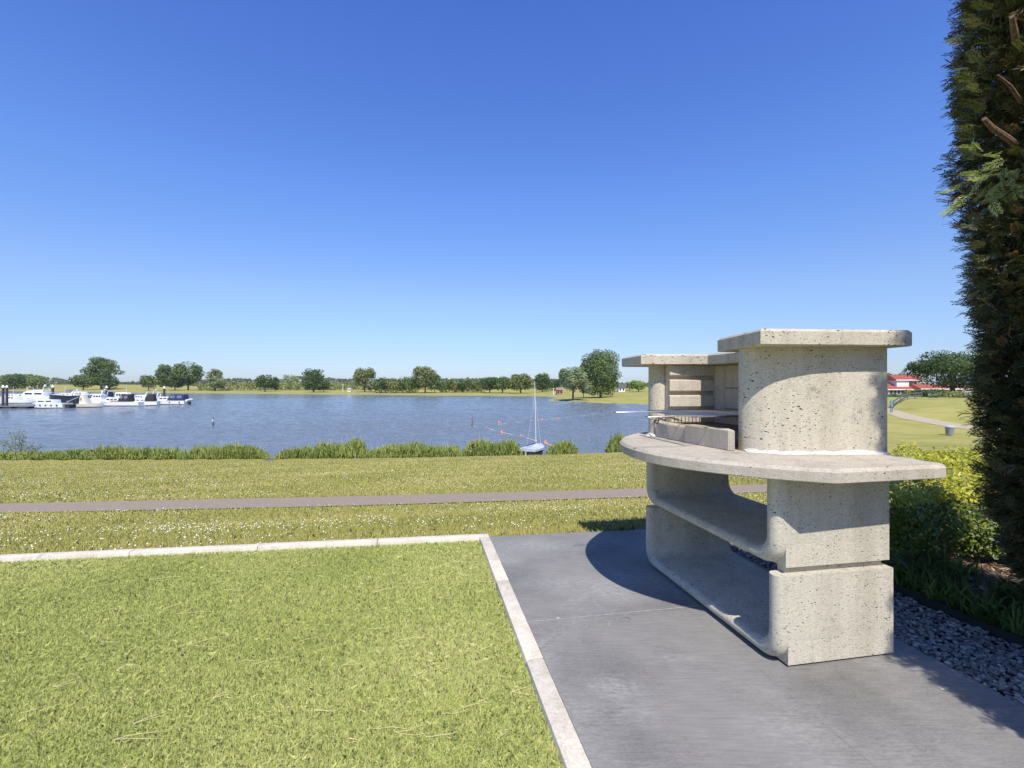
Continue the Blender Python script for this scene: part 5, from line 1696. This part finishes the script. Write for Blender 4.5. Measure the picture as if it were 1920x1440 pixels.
boat('yacht with a tall black hull behind the porthole cruiser', 96, 160, 757, False, 0.12, 3.4, 2.15, hull='black_hull', cabin=(.25, .62, .55), wins=3, rail=True, arch=(.30, 1.2))
boat('large white flybridge yacht with wide dark windows', 37, 99, 753.5, False, 0.08, 3.8, 1.55, cabin=(.18, .82, 1.35), wins=2, fly=(.22, .55, .55))
boat('small white speedboat carrying a yellow deck cover', 14, 61, 756, True, 0.05, 2.5, .9, cabin=(.12, .45, .9), wins=2, extra=ex_yellow)
boat('white cabin boat cut off by the edge of the photo', -38, 6, 758, True, 0.1, 3.0, 1.2, cabin=(.2, .75, 1.2), wins=3)
boat('white boat with dark blue windscreen behind the open cream boat', 160, 210, 753, False, 0.2, 3.2, 1.35, cabin=(.25, .75, .9), wins=3, canopy=(.08, .3, 1.5), cmat='canvas_blue', arch=(.32, 1.9))
boat('white cruiser with a radar arch behind the black canopy sports boat', 262, 304, 752.5, False, 0.15, 3.0, 1.2, cabin=(.35, .8, .75), wins=2, arch=(.35, 1.9))
boat('grey covered motorboat moored behind the flybridge yacht', 100, 148, 748.5, False, 0.1, 3.4, 1.3, cabin=(.2, .7, .8), wins=3, canopy=(.1, .45, 1.1), cmat='canvas_grey', extra=ex_mast)
boat('plain white hull half hidden behind the yellow covered speedboat', 2, 44, 751.5, True, 0.1, 3.0, 1.3, cabin=(.3, .75, .8), wins=3, extra=ex_mast)
boat('white boat under a black cover between the two middle mooring piles', 206, 252, 752, False, 0.1, 3.0, 1.05, cabin=(.3, .7, .7), wins=2, canopy=(.1, .4, 1.2))
boat('low black covered boat behind the cream open boat', 138, 176, 756.5, False, 0.1, 2.8, 1.0, cabin=(.3, .7, .5), wins=2, canopy=(.1, .8, 1.05))


boat('tall white cruiser with black windows behind the paired piles', 48, 88, 749.5, True, 0.2, 3.2, 1.5, cabin=(.2, .8, 1.5), wins=4, arch=(.3, 2.6), extra=ex_mast)
boat('white cruiser with a grey cockpit tent behind the black hulled yacht', 126, 168, 750.5, True, 0.1, 3.2, 1.5, cabin=(.3, .85, 1.2), wins=3, canopy=(.05, .35, 1.9), cmat='canvas_grey')
boat('white cabin cruiser with a radar arch left of the long motor yacht', 168, 204, 757, False, 0.15, 2.9, 1.2, cabin=(.25, .8, 1.2), wins=3, arch=(.3, 2.3))
boat('white sedan cruiser with tall cabin behind the brown canopy yacht', 212, 258, 754.5, True, 0.1, 3.0, 1.25, cabin=(.2, .75, 1.5), wins=4, extra=ex_mast)
boat('white open cruiser with a blue tonneau behind the sports boat', 238, 284, 755.5, True, 0.1, 2.8, 1.15, cabin=(.4, .8, .9), wins=3, canopy=(.05, .4, 1.1), cmat='canvas_blue')
boat('white runabout wedged between the sports boat and the navy canopy cruiser', 280, 306, 757, False, 0.3, 2.4, 1.0, cabin=(.35, .8, .8), wins=2, arch=(.4, 1.7))
boat('white cruiser with twin windows right behind the speedboat', 30, 70, 753.5, False, 0.1, 3.0, 1.3, cabin=(.3, .8, 1.0), wins=2, canopy=(.05, .3, 1.5), cmat='canvas_black')


def pile(label, px, top, wl, dia, double=False):
    Y = (CAMZ - WL) * F / (wl - HZ)
    root = thing('mooring_pile', label, 'mooring pile', ((px - 960) / F * Y, Y, WL), group='white capped mooring piles')
    Hh = CAMZ - (top - HZ) / F * Y - WL
    for k in range(2 if double else 1):
        dx = (k - .5) * dia * 1.05 if double else 0
        put('shaft', MB().lathe([(dia / 2, -1), (dia / 2, Hh - dia * 1.2)], 14, 0, (dx, 0.3 * k, 0)).mesh('shaft', M['pile'], smooth=True), root)
        put('cap', MB().lathe([(dia * .55, Hh - dia * 1.2 + .003), (dia * .55, Hh - dia * .8), (dia * .12, Hh), (.02, Hh + .02)], 14, 0, (dx, .3 * k, 0)).mesh('cap', M['white'], smooth=True), root)


pile('pair of dark piles with white cone caps rising from the pontoon', 8, 722, 764.5, .45, True)
pile('short white capped pile above the black hulled yacht', 99, 722, 752, .62)
pile('white capped pile behind the long white motor yacht', 200, 723, 752, .62)
pile('white capped pile near the navy canopy cruiser', 308, 724, 752.5, .58)
pn = thing('pontoon', 'floating wooden pontoon with dark floats beside the porthole cruiser', 'pontoon', P(20, 764, 100)[:2] + (WL,))
x0, y0 = pn.location.x, 100
d = MB().box(-14, 5.0, -1.2, 1.2, .30, .42).box(-14, 3, 5.5, 7, .30, .42)
put('deck', d.mesh('deck', M['deckwood']), pn)
for k in range(6):
    put('float_block', MB().box(-13 + k * 3.1, -11.2 + k * 3.1, -1.1, 1.1, -.3, .297).mesh('float_block', M['pile'], bevel=(.05, 1)), pn)

# ------------------------------------------------------------------ posts, buoys, sailing dinghy
def wpost(label, px, top, base, mat, r=0.09):
    Y = (CAMZ - WL) * F / (base - HZ)
    H = (base - top) / F * Y
    root = thing('water_post', label, 'post', ((px - 960) / F * Y, Y, WL), group='posts standing in the lake')
    put('shaft', MB().lathe([(r, -1), (r * .95, H * .86), (r * .8, H * .9), (r * .8, H)], 10).mesh('shaft', M[mat], smooth=True), root)
    put('number_plate', MB().box(-r * 1.3, r * 1.3, -r - .03, -r - .004, H * .55, H * .85).mesh('number_plate', M['canvas_grey' if mat == 'postgreen' else 'steel']), root)


wpost('dark post standing alone in the open water', 400, 783, 800, 'pile', .075)
wpost('mossy post with a red buoy at its foot', 886, 781, 799, 'postgreen', .085)
wpost('grey post in the far bathing line before the grassy point', 1128, 763, 775, 'postgreen', .12)


def buoy(label, px, py, r):
    Y = (CAMZ - WL) * F / (py - HZ)
    root = thing('buoy', label, 'buoy', ((px - 960) / F * Y, Y, WL), group='red buoys of the bathing area')
    r *= 0.72
    put('float_ball', MB().lathe([(.03 * r, -.7 * r), (.7 * r, -.6 * r), (r, 0), (.92 * r, .35 * r), (.55 * r, .8 * r), (.2 * r, 1.0 * r), (.08 * r, 1.05 * r)], 14).mesh('float_ball', M['buoy'], smooth=True), root)
    put('lifting_eye', MB().lathe([(.12 * r, 1.05 * r), (.14 * r, 1.3 * r), (.05 * r, 1.42 * r)], 8).mesh('lifting_eye', M['float'], smooth=True), root)


for lab, px, py, r in (('red buoy tied at the foot of the mossy post', 885.5, 798, .24), ('first red buoy after the mossy post on the near float line', 912, 803, .22), ('red buoy in the middle of the near float line', 940, 811, .25),
                       ('red buoy left of the dinghy mast above the rounded reeds', 977, 819, .25), ('red buoy right beside the dinghy mast', 1022, 831, .27), ('lone red buoy between the two float lines', 935, 793, .27),
                       ('small red buoy at the far line just right of the mast', 1016, 787, .25), ('second small red buoy of the far line', 1046, 785, .22)):
    buoy(lab, px, py, r)


def float_line(label, pts, nfl):
    w = []
    for px, py in pts:
        Y = (CAMZ - WL) * F / (py - HZ); w.append(((px - 960) / F * Y, Y))
    root = thing('float_line', label, 'float line', (w[0][0], w[0][1], WL), group='float lines of the bathing area')
    m = MB(); q = np.array(w)
    seg = np.hypot(np.diff(q[:, 0]), np.diff(q[:, 1])); cs = np.concatenate([[0], np.cumsum(seg)])
    path = [(np.interp(t, cs, q[:, 0]) - w[0][0], np.interp(t, cs, q[:, 1]) - w[0][1], 0.02) for t in np.linspace(0, cs[-1], 24)]
    m.tube(path, .007, 5)
    put('rope', m.mesh('rope', M['float']), root)
    m = MB()
    for t in np.linspace(0, cs[-1], nfl):
        c = (np.interp(t, cs, q[:, 0]) - w[0][0], np.interp(t, cs, q[:, 1]) - w[0][1], 0.0)
        m.lathe([(.01, -.04), (.042, -.01), (.045, .03), (.015, .06)], 8, 0, c)
    tag(put('floats', m.mesh('floats', M['float'], smooth=True), root), kind='stuff')


float_line('near line of small pale floats running from the mossy post to the reeds', [(886, 799), (912, 803), (940, 811), (977, 819), (1022, 831), (1040, 838)], 60)
float_line('far line of small floats running towards the grey post', [(935, 796), (980, 790), (1016, 787.5), (1046, 785), (1071, 782), (1090, 780), (1106, 778), (1128, 775), (1155, 773.5), (1175, 771.5), (1215, 771)], 60)

# covered sailing dinghy pulled up between the reeds
Yd = 32.2
dx = (1001 - 960) / F * Yd
dg = thing('sailing_dinghy', 'small sailing dinghy with a bare mast under a pale blue cover', 'dinghy', (dx, Yd, -3.22), R(62))
put('hull', hull_mesh(2.3, 1.15, .42, M['black_hull'], .5, .35), dg)
cv = MB()
ring = []
for i in range(9):
    t = i / 8; k = max(0, (t - .5) / .5); hb = .60 * (1 - k ** 2.1) + .03; x = -1.18 + 2.36 * t
    ze = .42 * (1 + .3 * max(0, t - .3) ** 1.6); zr = ze + .10 + .16 * math.exp(-((t - .62) / .2) ** 2)
    ring += [(x, -hb - .02, ze - .10), (x, -hb - .03, ze + .03), (x, 0, zr), (x, hb + .03, ze + .03), (x, hb + .02, ze - .10)]
fc = [(i * 5 + k, i * 5 + k + 1, (i + 1) * 5 + k + 1, (i + 1) * 5 + k) for i in range(8) for k in range(4)] + [(0, 1, 2, 3, 4), (40, 44, 43, 42, 41)]
cv.add(ring, fc)
put('cover', cv.mesh('cover', M['canvas_pale'], fix=True), dg)
ms = MB()
Mt = CAMZ - (714 - HZ) / F * Yd + 3.22
ms.tube([(.35, 0, .3), (.36, 0.05, Mt * .5), (.40, .13, Mt)], [.019, .018, .012], 8)
mast = put('mast', ms.mesh('mast', M['white'], smooth=True), dg)
for a in ((.0, -.55, .42), (.0, .55, .42), (1.12, 0, .5)):
    put('stay', MB().tube([a, (.38, .1, Mt * .80)], .009, 5).mesh('stay', M['steel']), dg)
put('boom', MB().tube([(.35, 0, .72), (-1.1, 0, .66)], .03, 6).mesh('boom', M['canvas_blue']), dg)
put('rudder', MB().box(-1.30, -1.19, -.03, .03, -.2, .5).mesh('rudder', M['steel']), dg)
rb = thing('rowing_boat', 'tiny covered rowing boat half hidden by reeds beside the dinghy', 'rowing boat', ((982 - 960) / F * 32.4, 32.4, -3.38), R(20))
put('hull', hull_mesh(1.7, .75, .3, M['grey_hull'], .5, .3), rb)
put('cover', cab(-.75, .6, .7, .25, .50, .3, .2, .5).mesh('cover', M['canvas_pale'], bevel=(.05, 1)), rb)

# ------------------------------------------------------------------ buildings and street furniture on the right slope
def gable(x0, x1, y0, y1, z0, z1, ov=.35, hip=0.0):
    V = [(x0 - ov, y0 - ov, z0), (x1 + ov, y0 - ov, z0), (x1 + ov, y1 + ov, z0), (x0 - ov, y1 + ov, z0), (x0 - ov + hip, (y0 + y1) / 2, z1), (x1 + ov - hip, (y0 + y1) / 2, z1)]
    th = .14
    V2 = V + [(p[0], p[1], p[2] - th) for p in V[:4]]
    return MB().add(V2, [(0, 1, 5, 4), (2, 3, 4, 5), (0, 4, 3), (1, 2, 5), (0, 6, 7, 1), (1, 7, 8, 2), (2, 8, 9, 3), (3, 9, 6, 0), (6, 9, 8, 7)])


def house(label, cx, Y, parts):
    """parts: list of ('wall'|'roof'|'window', mat, numbers...) in house coordinates"""
    z0 = T1(cx, Y)
    root = thing('house', label, 'house', (cx, Y, 0), group=None)
    for p in parts:
        if p[0] == 'roof':
            rf = put('roof', gable(*p[2:8], ov=p[8], hip=p[9]).mesh('roof', M[p[1]], fix=True), root)
            fa = MB().box(p[2] - p[8], p[3] + p[8], p[4] - p[8] - .06, p[4] - p[8] - .004, p[6] - .22, p[6] - .01)
            put('gutter_board', fa.mesh('gutter_board', M['wall_white']), rf)
        else:
            put(p[0], MB().box(*p[2:8]).mesh(p[0], M[p[1]]), root)
    return root


Yh = 112.0
k = Yh / F
def HX(px): return (px - 960) * k
def HZz(py, Y=Yh): return CAMZ - (py - HZ) / F * Y


cx = HX(1695)
zb = -1.8
parts = [('wall', 'wall_grey', HX(1665) - cx, HX(1722) - cx, 0, 7, zb, HZz(730)),
         ('roof', 'roof_red', HX(1665) - cx, HX(1722) - cx, 0, 7, HZz(729.5), HZz(716.5), .4, .8),
         ('wall', 'wall_white', HX(1688) - cx, HX(1711) - cx, 1.0, 5.5, HZz(727), HZz(712.5)),
         ('wall', 'wall_white', HX(1711) - cx + .01, HX(1738) - cx, 2.0, 5.4, HZz(727), HZz(711)),
         ('roof', 'roof_red', HX(1687) - cx, HX(1740) - cx, 1.0, 5.6, HZz(711.8), HZz(702.5), .3, .4)]
for a in (1669, 1676, 1683, 1690, 1698, 1706): parts.append(('window', 'glass', HX(a) - cx, HX(a + 4.5) - cx, -.05, .10, HZz(738), HZz(731.5)))
parts.append(('door', 'wall_white', HX(1713) - cx, HX(1718) - cx, -.05, .10, zb + .1, HZz(731.5)))
house('red roofed house with a pale upper storey and glazed ground floor', cx, Yh, parts)
Y2 = 110.0
cx = (1750 - 960) / F * Y2
def X2(px): return (px - 960) / F * Y2 - cx
house('long low house with a red roof half hidden by the broad tree', cx, Y2, [('wall', 'wall_white', X2(1727), X2(1775), 0, 6, zb, HZz(729, Y2)), ('roof', 'roof_red', X2(1727), X2(1775), 0, 6, HZz(728.5, Y2), HZz(719.5, Y2), .3, .5),
      ('window', 'glass', X2(1733), X2(1741), -.05, .1, HZz(737, Y2), HZz(731, Y2)), ('window', 'glass', X2(1752), X2(1762), -.05, .1, HZz(737, Y2), HZz(731, Y2)), ('chimney', 'wall_brick', X2(1736), X2(1740), 2.5, 3.2, HZz(722, Y2), HZz(716, Y2))])
cx = (1805 - 960) / F * Y2
house('small red roofed house between the broad tree and the conifer', cx, Y2, [('wall', 'wall_white', X2(1788), X2(1822), 0, 6, zb, HZz(729, Y2)), ('roof', 'roof_red', X2(1788), X2(1822), 0, 6, HZz(728.5, Y2), HZz(718.5, Y2), .3, .5), ('window', 'glass', X2(1795), X2(1803), -.05, .1, HZz(737, Y2), HZz(731, Y2))])
# hedges and shrubs in front of the houses
tree('low clipped hedge in front of the glazed house front', 1680, 738, 746, 40, 88, 'bush', 'mid', group='shrubs before the houses', name='hedge', low=0)
tree('yellow green shrub at the top of the grey railing', 1711, 730, 744, 24, 89, 'bush', 'yellow', group='shrubs before the houses', name='shrub', low=0)
tree('dark purple brown hedge under the broad tree', 1744, 729, 746, 54, 87, 'bush', 'dark', group='shrubs before the houses', name='hedge', low=0)
tree('rounded light green shrub beside the dark hedge', 1781, 733, 748, 50, 84, 'bush', 'yellow', group='shrubs before the houses', name='shrub', low=0)
tree('small grey shrub at the garden fence before the dark hedge', 1750, 738, 749, 16, 82, 'bush', 'grey', group='shrubs before the houses', name='shrub', low=0)
tree('grey green shrub nearest the conifer on the slope top', 1815, 737, 750, 34, 82, 'bush', 'grey', group='shrubs before the houses', name='shrub', low=0)
fn = thing('wire_fence', 'thin wire garden fence along the top of the grass slope', 'fence', P(1745, 748, 81))
fx, fy, fz = fn.location
for i in range(12):
    X = (1745 + i * 7 - 960) / F * 81; z = T1(X, 81)
    put('fence_post', MB().tube([(X - fx, 0, z - fz - .1), (X - fx, 0, z - fz + 1.0)], .025, 5).mesh('fence_post', M['greypaint']), fn)
m = MB()
for zz in (.35, .65, .95):
    m.tube([((1745 + i * 7 - 960) / F * 81 - fx * 1.0, 0, T1((1745 + i * 7 - 960) / F * 81, 81) - fz + zz) for i in range(12)], .015, 4)
tag(put('wires', m.mesh('wires', M['greypaint']), fn), kind='stuff')

rl = thing('slope_railing', 'dark grey two rail railing climbing the grass slope', 'railing', ((1676 - 960) / F * 63, 63, T1((1676 - 960) / F * 63, 63)))
ox, oy, oz = rl.location
pa = []
for t in np.linspace(0, 1, 5):
    px = 1675 + 54 * t; Y = 63 + 16 * t; X = (px - 960) / F * Y
    g = CAMZ - (np.interp(t, [0, 1], [765, 748]) - HZ) / F * Y
    pa.append((X - ox, Y - oy, min(g, T1(X, Y) + .2) - oz if False else T1(X, Y) - oz))
for q in pa: put('railing_post', MB().tube([(q[0], q[1], q[2] - .2), (q[0], q[1], q[2] + .95)], .06, 6).mesh('railing_post', M['greypaint']), rl)
for hgt in (.45, .88):
    m = MB()
    for a, b in zip(pa, pa[1:]):
        dx_, dy_ = b[0] - a[0], b[1] - a[1]; l = math.hypot(dx_, dy_); nx, ny = -dy_ / l * .03, dx_ / l * .03
        V = [(a[0] + nx, a[1] + ny, a[2] + hgt - .09), (b[0] + nx, b[1] + ny, b[2] + hgt - .09), (b[0] - nx, b[1] - ny, b[2] + hgt - .09), (a[0] - nx, a[1] - ny, a[2] + hgt - .09)]
        V += [(p[0], p[1], p[2] + .18) for p in V]
        m.add(V, [(0, 3, 2, 1), (4, 5, 6, 7), (0, 1, 5, 4), (1, 2, 6, 5), (2, 3, 7, 6), (3, 0, 4, 7)])
    put('rail', m.mesh('rail', M['greypaint'], fix=True), rl)

Yp = 60.0
xp = (1671.5 - 960) / F * Yp; zp = T1(xp, Yp)
hp = CAMZ - (751 - HZ) / F * Yp - zp
sp = thing('blue_post', 'blue painted marker post at the foot of the railing', 'post', (xp, Yp, zp))
put('post', MB().box(-.12, -.06, -.05, .05, -.1, hp).box(.06, .12, -.05, .05, -.1, hp).mesh('post', M['bluepaint'], bevel=(.01, 1)), sp)
put('panel', MB().box(-.13, .13, -.08, -.053, hp * .45, hp + .03).mesh('panel', M['bluepaint'], bevel=(.01, 1)), sp)

Yb = 44.5
xb = (1780.5 - 960) / F * Yb; zbn = T1(xb, Yb)
bn = thing('litter_bin', 'round galvanised litter bin standing on the lower lawn', 'litter bin', (xb, Yb, zbn))
put('bin_body', MB().lathe([(.02, .08), (.29, .08), (.34, .72), (.345, .74)], 20).mesh('bin_body', M['bin'], smooth=True), bn)
put('rim', MB().lathe([(.37, .745), (.385, .77), (.385, .82), (.36, .83)], 20).mesh('rim', M['steel'], smooth=True), bn)
put('lid', MB().lathe([(.36, .832), (.25, .90), (.04, .94)], 20).mesh('lid', M['steel'], smooth=True), bn)
put('foot', MB().lathe([(.05, -.1), (.05, .078)], 10).mesh('foot', M['pile']), bn)

# far side buildings
def bldg(name, label, cat, px0, px1, top, base, Y, wall, roof=None, rtop=None, wins=0):
    x0, x1 = (px0 - 960) / F * Y, (px1 - 960) / F * Y
    cx = (x0 + x1) / 2
    root = thing(name, label, cat, (cx, Y, 0))
    zt = CAMZ - (top - HZ) / F * Y; z0 = T1(cx, Y) - .5
    w = x1 - x0
    put('wall', MB().box(-w / 2, w / 2, 0, max(4, w * .6), z0, zt).mesh('wall', M[wall]), root)
    if roof:
        zr = CAMZ - (rtop - HZ) / F * Y
        put('roof', gable(-w / 2, w / 2, 0, max(4, w * .6), zt + .01, zr, .3, .2).mesh('roof', M[roof], fix=True), root)
    for i in range(wins):
        a = -w / 2 + w * (i + .25) / wins
        put('window', MB().box(a, a + w / wins * .5, -.05, .08, z0 + (zt - z0) * .45, z0 + (zt - z0) * .8).mesh('window', M['glass']), root)
    return root


bldg('hut', 'little hut with a red roof behind the willow', 'hut', 1044, 1055, 731, 736, 212, 'wall_brick', 'wall_brick', 726.5, 2)
bldg('cabin', 'tiny white cabin on the grass of the far bank', 'cabin', 652, 657, 728, 732, 285, 'wall_white', None, None, 1)
bldg('bungalow', 'dark roofed bungalow between the poplar and the bright round tree', 'house', 1160, 1172, 727, 734, 215, 'wall_white', 'roof_dark', 720, 2)
bldg('tower_block', 'pale distant tower block low over the treetops', 'tower block', 879, 890, 709, 720, 1500, 'tower', None, None, 3)
bldg('tower_block', 'second pale distant tower block nearer the mast', 'tower block', 904, 912, 710, 720, 1500, 'tower', None, None, 3)
sp = thing('church_spire', 'thin white spire in the distance left of the mast', 'spire', ((934 - 960) / F * 1400, 1400, 0))
put('shaft', MB().lathe([(2.0, -2), (1.7, 18), (1.0, 26), (.05, 30)], 8).mesh('shaft', M['wall_white']), sp)
for i, (px, lab) in enumerate(((643, 'pale lamp mast left of the white cabin'), (1038, 'white flagpole beside the red roofed hut'))):
    Y = 290 if i == 0 else 212
    x = (px - 960) / F * Y
    p = thing('mast_pole', lab, 'pole', (x, Y, T1(x, Y)))
    hh = (14 if i == 0 else 12) / F * Y
    put('shaft', MB().tube([(0, 0, -.3), (0, 0, hh)], .16, 6).mesh('shaft', M['wall_white']), p)
    put('head', MB().box(-.3, .3, -.2, .2, hh + .003, hh + .25).mesh('head', M['steel']), p)

# ------------------------------------------------------------------ air
hm = bpy.data.materials.new('pale_air')
hm.use_nodes = True
hm.node_tree.nodes.remove(hm.node_tree.nodes['Principled BSDF'])
pvn = hm.node_tree.nodes.new('ShaderNodeVolumePrincipled')
pvn.inputs['Color'].default_value = (0.80, 0.88, 1.0, 1)
pvn.inputs['Density'].default_value = 0.00007
hm.node_tree.links.new(pvn.outputs[0], hm.node_tree.nodes['Material Output'].inputs['Volume'])
tag(put('haze', MB().box(-3300, 3300, -3300, 3300, -8, 46).mesh('haze', hm, fix=True)), kind='stuff')
